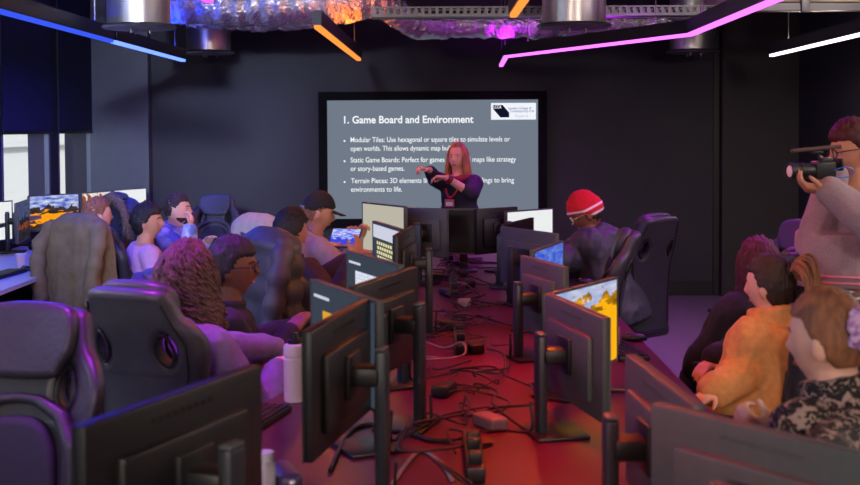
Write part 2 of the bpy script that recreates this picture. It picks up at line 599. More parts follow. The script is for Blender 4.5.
# rectangular sheet duct and cable tray
o = MB().box((.45, 9.2, 3.0), (3.2, .5, .3), r=.01).build('sheet_metal_duct', mat('dull_sheet_metal', (120, 110, 116), .35, metal=.9, var=.1, vscale=3))
tag(o, 'flat grey sheet metal duct crossing above the cable tray', 'duct')
e = empty('cable_tray', (.85, 8.6, 2.50), 0, 'perforated metal cable tray hanging above the projection screen', 'cable tray')
MB().box((0, 0, 0), (2.6, .2, .012)).build('tray_floor', M['plate'], e, smooth=False)
for s in (-1, 1):
    mb = MB()
    mb.box((0, s * .1, .055), (2.6, .006, .012)); mb.box((0, s * .1, .0), (2.6, .006, .02))
    for k in range(52): mb.box((-1.28 + k * .05, s * .1, .03), (.022, .006, .045))
    mb.build('tray_side', M['plate'], e, smooth=False)
for x in (-1.1, 0, 1.1): MB().tube([(x, .1, 0), (x, .1, ZC - 2.50)], .006, 6).build('tray_rod', M['wire'], e)
e = empty('cream_duct', (3.3, 8.6, 2.50), 0, 'long cream rectangular duct under the ceiling at upper right', 'duct')
MB().box((0, 0, .20), (2.6, .7, .30), r=.012).build('duct_body', M['beam'], e)
MB().box((0, -.33, .02), (2.6, .05, .05)).build('support_rail', M['plate'], e, smooth=False)
for x in (-.75, -.15, .5): MB().box((x, -.365, .15), (.06, .03, .34), r=.006).build('bracket', M['plate'], e)
e = empty('sprinkler_pipe', (1.55, 9.9, 2.86), 0, 'thin dark pipe running across the ceiling behind the ducts', 'pipe')
MB().tube([(-4.6, 0, 0), (2, 0, 0)], .025, 10).build('pipe', M['profile'], e)
for x in (-3, -1, 1): MB().lathe([(.033, -.02), (.033, .02)], M=roty(PI / 2), c=(x, 0, 0), n=12).build('coupling', M['profile'], e)
# ------------------------------------------------------------------ projection screen
tvy = 11.90
p0, p1 = at(327, 100.5, tvy), at(538, 100.5, tvy)
tw = p1.x - p0.x; th = tw * 9 / 16; tz = p0.z - th
tvx = (p0.x + p1.x) / 2
tv = empty('presentation_screen', (tvx, tvy, tz), 0, 'large wall screen showing a grey slide about game boards behind the presenter', 'screen')
mb = MB()
fw = .085
mb.box((-tw / 2 - fw / 2, .03, th / 2), (fw, .12, th + 2 * fw)); mb.box((tw / 2 + fw / 2, .03, th / 2), (fw, .12, th + 2 * fw))
mb.box((0, .03, th + fw / 2), (tw, .12, fw)); mb.box((0, .03, -fw / 2), (tw, .12, fw))
mb.build('surround', M['surround'], tv, smooth=False)
MB().box((0, .045, th / 2), (tw, .07, th)).build('display', emat('slide_grey', (112, 122, 136), 1.0), tv, smooth=False)
etxt = emat('slide_white', (245, 246, 250), 1.0)
einkn = emat('logo_ink', (20, 18, 40), 1.0)
egrey = emat('logo_grey', (120, 120, 160), 1.0)
epale = emat('logo_pale', (205, 205, 200), 1.0)


_c = bpy.data.curves.new('cap', 'FONT'); _c.body = 'H'; _o = bpy.data.objects.new('tmp', _c); C.objects.link(_o); _m = evaluated(_o)
CAPR = max(v.co.y for v in _m.vertices); bpy.data.objects.remove(_o)


def text(body, x0, base, x1, cap, m, parent, name='slide_text', bold=0.0, y=.004, shear=0):
    """x0,x1,base are pixels on the screen face; fitted to that width"""
    a = at(x0, base, tvy); b = at(x1, base, tvy)
    cu = bpy.data.curves.new(name, 'FONT')
    cu.body = body; cu.size = 1.0; cu.offset = bold; cu.shear = shear
    cu.fill_mode = 'FRONT'
    o = bpy.data.objects.new('tmp', cu); C.objects.link(o)
    me = evaluated(o)
    bpy.data.objects.remove(o)
    xs = [v.co.x for v in me.vertices]; w = max(xs) - min(xs)
    sx = (b.x - a.x) / w; sz = cap / FPX * tvy / CAPR
    mn = min(xs)
    for v in me.vertices: v.co = V(((v.co.x - mn) * sx + a.x - tvx, y, v.co.y * sz + a.z - tz))
    me.materials.clear(); me.materials.append(m)
    return link(name, me, parent, smooth=False)


text('1. Game Board and Environment', 344, 123.3, 473.5, 7.0, etxt, tv, bold=.022)
rows = [('Modular Tiles: Use hexagonal or square tiles to simulate levels or', 350.5, 142.2, 510), ('open worlds. This allows dynamic map building.', 350.5, 150.9, 461),
        ('Static Game Boards: Perfect for games with fixed maps like strategy', 350.5, 162.4, 516), ('or story-based games.', 350.5, 171, 404.5),
        ('Terrain Pieces: 3D elements like walls, trees or buildings to bring', 351, 183.2, 514), ('environments to life.', 351, 191.8, 402)]
for i, (t, x0, b, x1) in enumerate(rows):
    text(t, x0, b, x1, 4.9, etxt, tv, bold=.008)
    if i % 2 == 0:
        q = at(344.5, b - 1.2, tvy)
        MB().lathe([(0, 0), (.010, 0), (.010, .003), (0, .003)], c=(q.x - tvx, .006, q.z - tz), n=10, M=rotx(PI / 2)).build('bullet_point', etxt, tv)
a, b = at(491, 103, tvy), at(536, 119.5, tvy)
card = MB().box(((a.x + b.x) / 2 - tvx, .004, (a.z + b.z) / 2 - tz), (b.x - a.x, .006, a.z - b.z)).build('logo_card', emat('logo_white', (240, 244, 252), 1.0), tv, smooth=False)
poly = [(493, 108.9), (493, 105), (502.6, 105), (509.2, 112.6), (509.2, 117.4), (500.4, 117.4)]
pp = [at(x, y, tvy) for x, y in poly]
MB().loft([[V((q.x - tvx, yy, q.z - tz)) for q in pp] for yy in (.0005, -.001)]).build('logo_block', einkn, tv, smooth=False)
text('LCCA', 493.6, 108.4, 501.4, 2.9, etxt, tv, 'logo_letters', .02, y=-.0025)
text('London College of', 508.5, 109.4, 531.5, 2.4, egrey, tv, 'logo_words', .01, y=-.001)
text('Contemporary Arts', 510, 112.2, 534, 2.4, egrey, tv, 'logo_words', .01, y=-.001)
text('Experts', 515.5, 117.2, 528, 2.8, epale, tv, 'logo_words', .01, y=-.001)

# ------------------------------------------------------------------ main table
TX, TZ = .11, .75
TL, TR_, TY0, TY1 = -.70, .92, 1.45, 9.1
tb = empty('bench_table', (TX, (TY0 + TY1) / 2, 0), 0, 'long dark bench table lit red and purple, running to the presenter', 'table')
ly0, ly1 = TY0 - (TY0 + TY1) / 2, TY1 - (TY0 + TY1) / 2
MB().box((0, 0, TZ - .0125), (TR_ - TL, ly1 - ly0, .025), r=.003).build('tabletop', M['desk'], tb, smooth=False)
for yy in (ly0 + .15, ly0 + 1.9, 0, ly1 - 1.9, ly1 - .15):
    for s in (-1, 1):
        MB().box((s * .72, yy, (TZ - .025) / 2), (.06, .06, TZ - .025)).build('leg', M['black'], tb, smooth=False)
    MB().box((0, yy, TZ - .06), (1.4, .05, .05)).build('cross_beam', M['black'], tb, smooth=False)
MB().box((0, 0, TZ - .08), (.04, ly1 - ly0 - .3, .07)).build('spine_beam', M['black'], tb, smooth=False)

# ------------------------------------------------------------------ screens
def wallpaper(name, sky_hi, sky_lo, rock, lava, strength, seed=0.0, lavaamt=.5, horizon=.5):
    m = bpy.data.materials.new(name); m.use_nodes = True
    nt = m.node_tree; nt.nodes.clear()
    tc = nd(nt, 'ShaderNodeTexCoord')
    sp = nd(nt, 'ShaderNodeSeparateXYZ'); nt.links.new(tc.outputs['Generated'], sp.inputs[0])
    nz = nd(nt, 'ShaderNodeTexNoise'); nz.inputs['Scale'].default_value = 3.2; nz.inputs['Detail'].default_value = 6
    mp = nd(nt, 'ShaderNodeMapping'); mp.inputs['Location'].default_value = (seed, 0, seed * .3); mp.inputs['Scale'].default_value = (1.7, 1, 1)
    nt.links.new(tc.outputs['Generated'], mp.inputs[0]); nt.links.new(mp.outputs[0], nz.inputs['Vector'])

    def mth(op, a, b):
        n = nd(nt, 'ShaderNodeMath', operation=op)
        for i, q in enumerate((a, b)):
            if isinstance(q, (int, float)): n.inputs[i].default_value = q
            else: nt.links.new(q, n.inputs[i])
        return n.outputs[0]

    def mixc(f, a, b):
        n = nd(nt, 'ShaderNodeMix', data_type='RGBA')
        nt.links.new(f, n.inputs['Factor'])
        for k, q in ((6, a), (7, b)):
            if isinstance(q, tuple): n.inputs[k].default_value = lin(q)
            else: nt.links.new(q, n.inputs[k])
        return n.outputs[2]
    # ridge line
    h = mth('ADD', sp.outputs['Z'], mth('MULTIPLY', mth('SUBTRACT', nz.outputs['Fac'], .5), -.9))
    isky = mth('GREATER_THAN', h, horizon)
    cl = nd(nt, 'ShaderNodeTexNoise'); cl.inputs['Scale'].default_value = 5; cl.inputs['Detail'].default_value = 5
    mp2 = nd(nt, 'ShaderNodeMapping'); mp2.inputs['Scale'].default_value = (1, 1, 2.5); mp2.inputs['Location'].default_value = (seed + 4, 0, 0)
    nt.links.new(tc.outputs['Generated'], mp2.inputs[0]); nt.links.new(mp2.outputs[0], cl.inputs['Vector'])
    skyc = mixc(mth('MULTIPLY', mth('SUBTRACT', cl.outputs['Fac'], .35), 3.0), sky_hi, sky_lo)
    rk = mixc(mth('MULTIPLY', mth('SUBTRACT', cl.outputs['Fac'], .3), 2.2), tuple(int(c * .4) for c in rock), rock)
    lv = mth('MULTIPLY', mth('LESS_THAN', mth('ABSOLUTE', mth('SUBTRACT', sp.outputs['Z'], mth('ADD', .36, mth('MULTIPLY', mth('SUBTRACT', cl.outputs['Fac'], .5), .7))), 0.0), .11 * lavaamt * 2), 1.0)
    gr = mixc(lv, rk, lava)
    fin = mixc(isky, gr, skyc)
    e = nd(nt, 'ShaderNodeEmission'); e.inputs['Strength'].default_value = strength
    nt.links.new(fin, e.inputs['Color'])
    o = nd(nt, 'ShaderNodeOutputMaterial'); nt.links.new(e.outputs[0], o.inputs['Surface'])
    return m


def doc_screen(name, paper, ink, strength, rows=18, frac=.3):
    m = bpy.data.materials.new(name); m.use_nodes = True
    nt = m.node_tree; nt.nodes.clear()
    tc = nd(nt, 'ShaderNodeTexCoord'); br = nd(nt, 'ShaderNodeTexBrick')
    mp = nd(nt, 'ShaderNodeMapping'); mp.inputs['Rotation'].default_value = (PI / 2, 0, 0)
    nt.links.new(tc.outputs['Generated'], mp.inputs[0]); nt.links.new(mp.outputs[0], br.inputs['Vector'])
    br.inputs['Scale'].default_value = 6; br.inputs['Mortar Size'].default_value = frac * .08
    br.inputs['Row Height'].default_value = 6.0 / rows; br.inputs['Brick Width'].default_value = .9
    br.inputs['Color1'].default_value = lin(paper); br.inputs['Color2'].default_value = lin(paper); br.inputs['Mortar'].default_value = lin(ink)
    e = nd(nt, 'ShaderNodeEmission'); e.inputs['Strength'].default_value = strength
    nt.links.new(br.outputs['Color'], e.inputs['Color'])
    o = nd(nt, 'ShaderNodeOutputMaterial'); nt.links.new(e.outputs[0], o.inputs['Surface'])
    return m


SC = {
    'off': mat('dark_screen', (14, 14, 16), .25),
    'white': emat('white_screen', (236, 238, 238), 1.0),
    'cream': emat('cream_screen', (186, 182, 166), 1.0),
    'lava': wallpaper('lava_wallpaper', (40, 70, 190), (215, 225, 245), (90, 72, 70), (255, 160, 20), 1.0, 1.6, .55, .66),
    'lava_dim': wallpaper('dim_lava_wallpaper', (60, 70, 120), (95, 100, 130), (60, 58, 70), (140, 70, 50), .8, 2.0, .3, .6),
    'orange': wallpaper('orange_wallpaper', (220, 215, 210), (250, 240, 230), (200, 110, 60), (255, 150, 50), 1.0, 3.3, .9, .86),
    'yellow': wallpaper('yellow_wallpaper', (150, 165, 215), (215, 215, 225), (240, 170, 30), (255, 180, 20), 1.0, 7.1, 1.6, .84),
    'blue': wallpaper('blue_wallpaper', (50, 80, 220), (120, 150, 220), (120, 100, 110), (90, 90, 200), .9, 5.2, .3, .35),
    'ui': emat('dark_interface', (58, 66, 78), 1.0),
}
UI = {
    'ui_white': doc_screen('white_document', (222, 226, 240), (170, 180, 210), 1.0),
    'ui_orange': emat('orange_window', (222, 160, 50), 1.0),
    'ui_map': doc_screen('yellow_tile_map', (226, 222, 176), (90, 86, 70), 1.0, rows=9, frac=1.6),
    'bar': emat('toolbar_white', (205, 208, 225), 1.0),
}


def make_monitor(kind='off', w=.54, h=.31, top=1.23, dark=False, insets=(), redmark=False):
    """origin at stand base on the table; screen faces +Y; column stands behind (-Y)"""
    e = empty('monitor')
    zc = top - TZ - h / 2
    back = M['mondark'] if dark else M['monback']
    sh = MB()
    sh.box((0, .085, zc), (w, .022, h), r=.006)
    sh.box((0, .067, zc - .01), (w * .72, .022, h * .62), r=.008)
    for k in range(9): sh.box((-w * .16 + k * w * .04, .0745, zc + h * .40), (w * .02, .004, .008))
    sh.box((0, .073, zc + h * .27), (w * .62, .005, .006))
    body = sh.build('monitor_back', back, e)
    fr = MB(); b = .009
    for s in (-1, 1):
        fr.box((s * (w / 2 - b / 2), .097, zc), (b, .006, h))
        fr.box((0, .097, zc + s * (h / 2 - b / 2)), (w - 2 * b, .006, b))
    fr.build('bezel', M['bezel'] if not dark else M['mondark'], e, smooth=False)
    sp = MB().box((0, .0965, zc), (w - 2 * b, .003, h - 2 * b)).build('screen', SC[kind], e, smooth=False)
    for nm, mt_, (u0, u1, v0, v1) in insets:
        W2, H2 = w - 2 * b, h - 2 * b
        # u grows to the viewer's right when facing the screen (local -X)
        cx = W2 / 2 - (u0 + u1) / 2 * W2
        MB().box((cx, .099, zc - H2 / 2 + (v0 + v1) / 2 * H2), ((u1 - u0) * W2, .002, (v1 - v0) * H2)).build(nm, UI[mt_], sp, smooth=False)
    MB().box((0, .02, zc), (.075, .085, .05), r=.012).build('tilt_arm', M['black'], e)
    MB().box((0, .052, zc), (.11, .014, .11), r=.004).build('mount_plate', M['black'], e)
    ct = top - TZ - .09
    MB().box((0, -.025, ct / 2), (.055, .03, ct), r=.008).build('stand_column', M['stand'], e)
    MB().box((0, -.025, ct + .004), (.05, .026, .008), r=.003).build('column_cap', M['bezel'], e)
    MB().box((0, .02, .006), (.19, .17, .012), r=.005, seg=2).build('stand_base', M['mondark'], e)
    return e


MON_N = 0


def place_monitor(A, B, ztop, label, kind='off', back=True, w=.54, h=.31, pts=None, group='monitors on the long table', **k):
    """A,B: image left and right top corners (pixels) or world points"""
    a = V(A) if len(A) == 3 else atz(A[0], A[1], ztop)
    b = V(B) if len(B) == 3 else atz(B[0], B[1], ztop)
    d = (b - a); d.z = 0
    n = V((-d.y, d.x, 0)).normalized()          # away from camera side when A is image left
    if n.dot(V(((a.x + b.x) / 2, (a.y + b.y) / 2, 0))) < 0: n = -n
    face = n if back else -n
    c = (a + b) / 2 - face * .085
    e = make_monitor(kind, w, h, ztop, **k)
    e.location = (c.x, c.y, TZ)
    e.rotation_euler = (0, 0, math.atan2(-face.x, face.y))
    tag(e, label, 'monitor', group)
    return e


LZ, RZ = 1.23, 1.15
place_monitor((75, 428), (260, 363), LZ, 'nearest monitor on the left, dark back with a red glow built as a solid mark, bottom left corner', dark=True)
place_monitor((306, 332), (368, 298), LZ, 'dark monitor back standing right behind the white bottle', dark=True)
place_monitor((316, 279), (379, 300), LZ, 'monitor with an orange window on a dark interface, left row', 'ui', False,
              insets=[('window', 'ui_orange', (.20, .74, .0, .74)), ('toolbar', 'bar', (.05, .30, .86, .89))])
place_monitor((361, 284), (410, 268), LZ, 'dark monitor back in front of the white document screen, left row', dark=True)
place_monitor((348, 249.5), (404, 265), LZ, 'monitor showing a white document in a grey interface, left row', 'ui', False,
              insets=[('document', 'ui_white', (.18, .99, .0, .80)), ('toolbar', 'bar', (.04, .28, .88, .91))])
place_monitor((395, 236), (414, 225), LZ, 'dark monitor back beside the yellow tile map screen', dark=True)
place_monitor((375, 220.5), (403, 229), LZ, 'monitor showing a pale yellow tile map below a white bar', 'ui', False,
              insets=[('tile_map', 'ui_map', (.16, .74, .0, .72)), ('toolbar', 'bar', (.02, .98, .76, .98))])
place_monitor((366, 202), (404, 206), LZ, 'blank cream lit monitor facing camera, far end of the left row', 'cream', False)
place_monitor((410, 207.5), (442, 208.5), 1.21, 'grey monitor back at the far table end, left of the black panel', w=.30, h=.30)
place_monitor((443, 208.5), (482, 208.5), 1.17, 'square black monitor with grey edges at the far table end below presenter', w=.28, h=.30, dark=False, kind='off', back=False)
place_monitor((484, 208.5), (509, 207), 1.17, 'dark monitor back right of the black square panel at table end', w=.36, h=.30, dark=True)
place_monitor((508, 211), (549, 208), RZ, 'bright white monitor at the far end of the right row', 'white', False, w=.46, h=.30)
place_monitor((499, 226), (560, 234), RZ, 'wide charcoal monitor back in the right row before the red beanie person')
place_monitor((501, 224.5), (533, 217), RZ, 'brown black switched off monitor in front of the bright white one', 'off', False, dark=True)
place_monitor((525, 256), (562, 266), RZ, 'charcoal monitor back just below the small blue game screen', w=.46)
place_monitor((530, 251), (562, 240), RZ, 'monitor showing a blue game picture, right row', 'blue', False, w=.5)
place_monitor((547, 293), (606, 318), RZ, 'large charcoal monitor back under the yellow picture, middle of the right row')
place_monitor((548, 293), (612, 277), RZ, 'monitor with bright yellow and white picture, right row', 'yellow', False)
place_monitor((627, 352), (700, 407), RZ, 'charcoal monitor back with red lit top edge, left of leopard print woman')
place_monitor((.437, 2.37, RZ), (.755, 1.94, RZ), RZ, 'nearest monitor on the right, charcoal back filling the lower right corner')

# red glow, shaped as solid marks, on the back of the nearest monitor
# ------------------------------------------------------------------ gaming chairs
M['leather'] = mat('black_leather', (46, 46, 54), .42, var=.12, vscale=14, bump=.12, bscale=60)
M['leather2'] = mat('grey_black_leather', (62, 62, 66), .42, var=.12, vscale=14, bump=.12, bscale=60)
M['padfab'] = mat('dark_pad_fabric', (36, 38, 50), .8, var=.1, vscale=120, bump=.1, bscale=300)
M['piping'] = mat('piping', (16, 16, 18), .5)


def sym(pts):
    return [V((x, y, 0)) for x, y in pts] + [V((-x, y, 0)) for x, y in reversed(pts)]


BACK_H = .80
OUT = catmull(sym([(.14, 0), (.205, .04), (.225, .2), (.235, .36), (.262, .50), (.272, .58), (.250, .645), (.205, .70), (.182, .77), (.16, .80), (.08, .812)]), 5)
HOLE = [(.115, .555), (.150, .525), (.176, .575), (.158, .635), (.135, .645), (.108, .60)]
HR = catmull([V((x, y, 0)) for x, y in HOLE], 4)
HL = [V((-p.x, p.y, 0)) for p in reversed(HR)]


def bend(x, y, z):
    """slab coords (x across, y up the back, z thickness toward the sitter) -> chair coords"""
    wing = .55 * max(0, abs(x) - .10) ** 1.4 * smooth01(0, .5, y) + .30 * x * x
    f = z + wing + .05 * math.sin(y / BACK_H * PI) - .02
    tilt = R(9)
    return V((x * .92, -.235 - y * math.sin(tilt) + f * math.cos(tilt), .44 + y * math.cos(tilt) + f * math.sin(tilt)))


def bend_mesh(me, dz=0.0):
    for v in me.vertices: v.co = bend(v.co.x, v.co.y, v.co.z + dz)
    me.update()
    return me


def subdiv(me, cuts=1):
    bm = bmesh.new(); bm.from_mesh(me)
    bmesh.ops.triangulate(bm, faces=[f for f in bm.faces if len(f.verts) > 4])
    for _ in range(cuts):
        long = [e for e in bm.edges if e.calc_length() > .05]
        if long: bmesh.ops.subdivide_edges(bm, edges=long, cuts=1, use_grid_fill=True)
    bmesh.ops.triangulate(bm, faces=[f for f in bm.faces if len(f.verts) > 4])
    bm.to_mesh(me); bm.free()
    return me


def make_chair(shell='leather', pad='leather', arms=True):
    e = empty('gaming_chair')
    me = shape2d(OUT, [HR, HL], .075, .03, 'backrest')
    me.materials.clear(); me.materials.append(M[shell])
    back = link('backrest', bend_mesh(subdiv(me, 2)), e, angle=60)
    for ring in (HR, HL):
        pts = [bend(p.x, p.y, 0.0) for p in ring]; pts.append(pts[0])
        rb = [bend(p.x, p.y, -.034) for p in ring]; rb.append(rb[0])
        MB().tube(rb, .006, 6).tube([bend(p.x, p.y, .034) for p in ring] + [bend(ring[0].x, ring[0].y, .034)], .006, 6).build('hole_rim', M['piping'], back)
    # rear seams
    sm = MB()
    for s in (-1, 1):
        sm.tube([bend(s * x, y, -.040) for x, y in [(.17, .06), (.185, .25), (.20, .42), (.215, .5), (.222, .6), (.19, .68), (.165, .76)]], .0035, 5)
    sm.build('seam', M['piping'], back)

    def pad_(outl, th, dz, name, m, parent=e):
        q = shape2d(catmull(sym(outl), 5), [], th, min(.022, th * .45), name)
        q.materials.clear(); q.materials.append(m)
        return link(name, bend_mesh(subdiv(q, 2), dz), parent, angle=60)
    hp = pad_([(.10, .615), (.135, .645), (.165, .70), (.158, .79), (.08, .822)], .06, .055, 'headrest_pad', M[pad])
    pad_([(.12, .03), (.142, .10), (.142, .36), (.118, .455), (.06, .505)], .05, .05, 'lumbar_pad', M['padfab'])
    st = MB()
    for s in (-1, 1):
        st.tube([bend(s * x, y, .055) for x, y in [(.205, .10), (.205, .3), (.20, .44), (.15, .515), (.06, .555), (0, .56)]], [.030, .030, .028, .024, .019, .017], 8)
    remsh = remesh(st, 'lumbar_brace', M[shell], .010, 2)
    link('lumbar_brace', remsh, e, angle=180)
    # seat
    sc = MB()
    sc.box((0, .02, .43), (.50, .52, .10), r=.04, seg=4)
    sc.build('seat', M[shell], e)
    sp = MB(); sp.box((0, .04, .475), (.33, .46, .04), r=.018, seg=3)
    sp.build('seat_pad', M['padfab'], e)
    for s in (-1, 1): MB().box((s * .215, .02, .475), (.09, .48, .06), r=.028, seg=3).build('seat_bolster', M[shell], e)
    MB().box((0, 0, .365), (.24, .28, .04), r=.01).build('tilt_mechanism', M['black'], e)
    MB().tube([(.1, 0, .36), (.30, .02, .355)], .009, 8).build('lever', M['black'], e)
    MB().tube([(0, 0, .36), (0, 0, .22)], .022, 14).tube([(0, 0, .24), (0, 0, .09)], .034, 14).build('gas_lift', M['black'], e)
    if arms:
        for s in (-1, 1):
            MB().tube([(s * .24, -.02, .39), (s * .30, -.02, .40), (s * .31, -.02, .50), (s * .31, -.02, .66)], [.018, .02, .024, .02], 10).build('armrest_post', M['black'], e)
            MB().box((s * .31, .02, .675), (.09, .27, .032), r=.014, seg=3).build('armrest', M['black'], e)
    for k in range(5):
        a = k * 2 * PI / 5 + .3
        d = V((math.cos(a), math.sin(a), 0))
        g = MB().tube([V((0, 0, .10)) + d * .02, V((0, 0, .105)) + d * .16, V((0, 0, .085)) + d * .31], [.03, .026, .018], 8).build('base_leg', M['black'], e)
        cs = MB()
        for s in (-1, 1): cs.lathe([(.0, -.008), (.028, -.008), (.03, 0), (.028, .008), (0, .008)], c=d * .30 + V((-d.y, d.x, 0)) * (s * .016) + V((0, 0, .031)), n=14, M=Matrix.Rotation(PI / 2, 3, d))
        cs.tube([d * .30 + V((0, 0, .03)), d * .30 + V((0, 0, .085))], .009, 6)
        cs.build('caster', M['black'], g)
    return e


protoA = make_chair('leather2', 'leather2')
protoB = make_chair('leather', 'leather')
used_proto = set()


def chair(x, y, yaw, label, kind='B', sc=1.0, group='gaming chairs'):
    p = protoA if kind == 'A' else protoB
    if kind not in used_proto:
        c = p; used_proto.add(kind)
    else:
        c = copy_tree(p)
    c.scale = (sc, sc, sc); c.location = (x, y, 0); c.rotation_euler = (0, 0, yaw)
    return tag(c, label, 'chair', group)


def chair_px(px, d, yaw, label, kind='B', sc=1.0):
    """px, d: where the backrest stands in the picture and how far away"""
    q = at(px, 300, d); a = R(yaw)
    f = V((-math.sin(a), math.cos(a), 0)) * .30 * sc
    return chair(q.x + f.x, q.y + f.y, a, label, kind, sc)


# yaw: 0 sitter looks to the screen wall, -90 sitter looks right, 180 sitter looks at camera
chair_px(27, 3.25, 170, 'big black gaming chair turned to camera at the left edge of the photo', 'B', .975)
chair_px(138, 4.0, -22, 'grey black gaming chair with back openings, behind the curly haired person', 'A', .95)
chair_px(217, 10.4, 174, 'empty black gaming chair by the back wall, beside man with hand on chin', 'A', .90)
chair_px(654, 7.5, 38, 'black gaming chair behind the person in red beanie, right side', 'B', .92)
chair_px(622, 6.55, 84, 'empty black gaming chair with purple sheen pushed to the table before the beanie wearer', 'B', .91)
chair_px(800, 6.9, 118, 'dark gaming chair behind the person filming, left of their jacket', 'B', .92)
# ------------------------------------------------------------------ people
def skin(name, col):
    return mat(name, col, .5, var=.06, vscale=30, bump=.04, bscale=180, sss=.12)


SK_L = skin('fair_skin', (226, 172, 150))
SK_M = skin('tan_skin', (196, 140, 112))
SK_D = skin('brown_skin', (122, 78, 58))
EYEW = mat('eye_white', (220, 215, 210), .2)
IRIS = mat('iris_dark', (36, 26, 22), .15)
LIP = mat('lips', (176, 92, 88), .4)
SHOE = mat('dark_shoe', (30, 28, 30), .5)
JEANS = mat('dark_denim', (40, 42, 54), .85, var=.2, vscale=60)


def g2(dx, dz, s): return math.exp(-(dx * dx + dz * dz) / (s * s))


def head_pt(x, y, z, grow=0.0):
    X = .075 * x; Y = .098 * y; Z = .120 * z
    if z < 0:
        k = -z
        X *= 1 - .30 * k ** 1.4
        Y *= (1 - .42 * k) if y < 0 else (1 - .04 * k)
    if y > 0:
        Y *= 1 - .07 * (1 - abs(x)) * .5
        w = smooth01(.1, .5, y)
        if grow == 0:
            Y += w * (.025 * math.exp(-((x / .15) ** 2) - (((z + .16) / .15) ** 2)) + .012 * math.exp(-((x / .11) ** 2) - (((z - .02) / .2) ** 2))
                      - .010 * (g2(x - .40, z - .05, .17) + g2(x + .40, z - .05, .17)) + .005 * math.exp(-(((z - .25) / .14) ** 2) - ((x / .6) ** 2))
                      + .008 * math.exp(-((x / .28) ** 2) - (((z + .47) / .10) ** 2)) - .004 * math.exp(-((x / .3) ** 2) - (((z + .64) / .07) ** 2))
                      + .010 * math.exp(-((x / .3) ** 2) - (((z + .85) / .15) ** 2)))
    s = 1 + grow
    return V((X * s, Y * s, Z * s))


def two_bone(a, t, l1, l2, pole):
    d = t - a; L = d.length
    mx = (l1 + l2) * .999
    if L > mx: t = a + d * (mx / L); d = t - a; L = mx
    dn = d.normalized()
    c = (l1 * l1 + L * L - l2 * l2) / (2 * L)
    h = math.sqrt(max(0, l1 * l1 - c * c))
    p = pole - dn * pole.dot(dn); p.normalize()
    return a + dn * c + p * h, t


def limb(mb, pts, rad, n=12):
    for i in range(len(pts) - 1):
        a, b = pts[i], pts[i + 1]
        k = 4
        mb.tube([a.lerp(b, t / k) for t in range(k + 1)], [rad[i] + (rad[i + 1] - rad[i]) * t / k for t in range(k + 1)], n)
        mb.sphere(b, rad[i + 1], nu=12, nv=8)
    mb.sphere(pts[0], rad[0], nu=12, nv=8)


def hand(mb, w, d, pn, side, curl=.35, s=1.0, thumb=1.0):
    """w wrist, d pointing direction, pn palm normal, side +1 right hand"""
    d = d.normalized(); pn = (pn - d * pn.dot(d)).normalized()
    ac = d.cross(pn) * side             # towards the thumb side
    pm = Matrix((ac, d, pn)).transposed()
    mb.box(w + d * .048 * s, (.078 * s, .092 * s, .030 * s), M=pm, r=.013, seg=3)
    mb.sphere(w + d * .004, (.028 * s, .03 * s, .021 * s), M=pm, nu=10, nv=8)
    L = (.070, .080, .075, .058)
    for i in range(4):
        o = .030 - i * .020
        p = w + d * (.088 - abs(i - 1.2) * .004) * s + ac * o * s
        pts = [p - d * .02 * s, p]; dd = d.copy(); ang = 0
        for seg, fr in enumerate((.45, .32, .23)):
            ang += curl * (.9, 1.1, .8)[seg]
            dd = d * math.cos(ang) + pn * math.sin(ang)
            dd += ac * (.06 * (1.5 - i)) * (1 - curl)
            pts.append(pts[-1] + dd.normalized() * L[i] * fr * s)
        mb.tube(pts, [.0098 * s, .0098 * s, .0092 * s, .0085 * s, .0072 * s], 8)
        mb.sphere(pts[-1], .0074 * s, nu=8, nv=6)
    p = w + d * .028 * s + ac * .030 * s
    t1 = p + (ac * .75 * thumb + d * .7 + pn * .35).normalized() * .042 * s
    t2 = t1 + (ac * .25 * thumb + d * .9 + pn * .45).normalized() * .032 * s
    mb.tube([p, t1, t2], [.014 * s, .0115 * s, .0085 * s], 8)
    mb.sphere(t2, .0086 * s, nu=8, nv=6)


def face_y(x, z, k=1.0):
    '''front surface height of the face at across x, up z (metres)'''
    zn = z / .120
    xn = x / (.075 * (1 - .30 * (-zn) ** 1.4 if zn < 0 else 1))
    yn = math.sqrt(max(.01, 1 - zn * zn - xn * xn))
    return head_pt(xn, yn, zn).y


class Person:
    pass


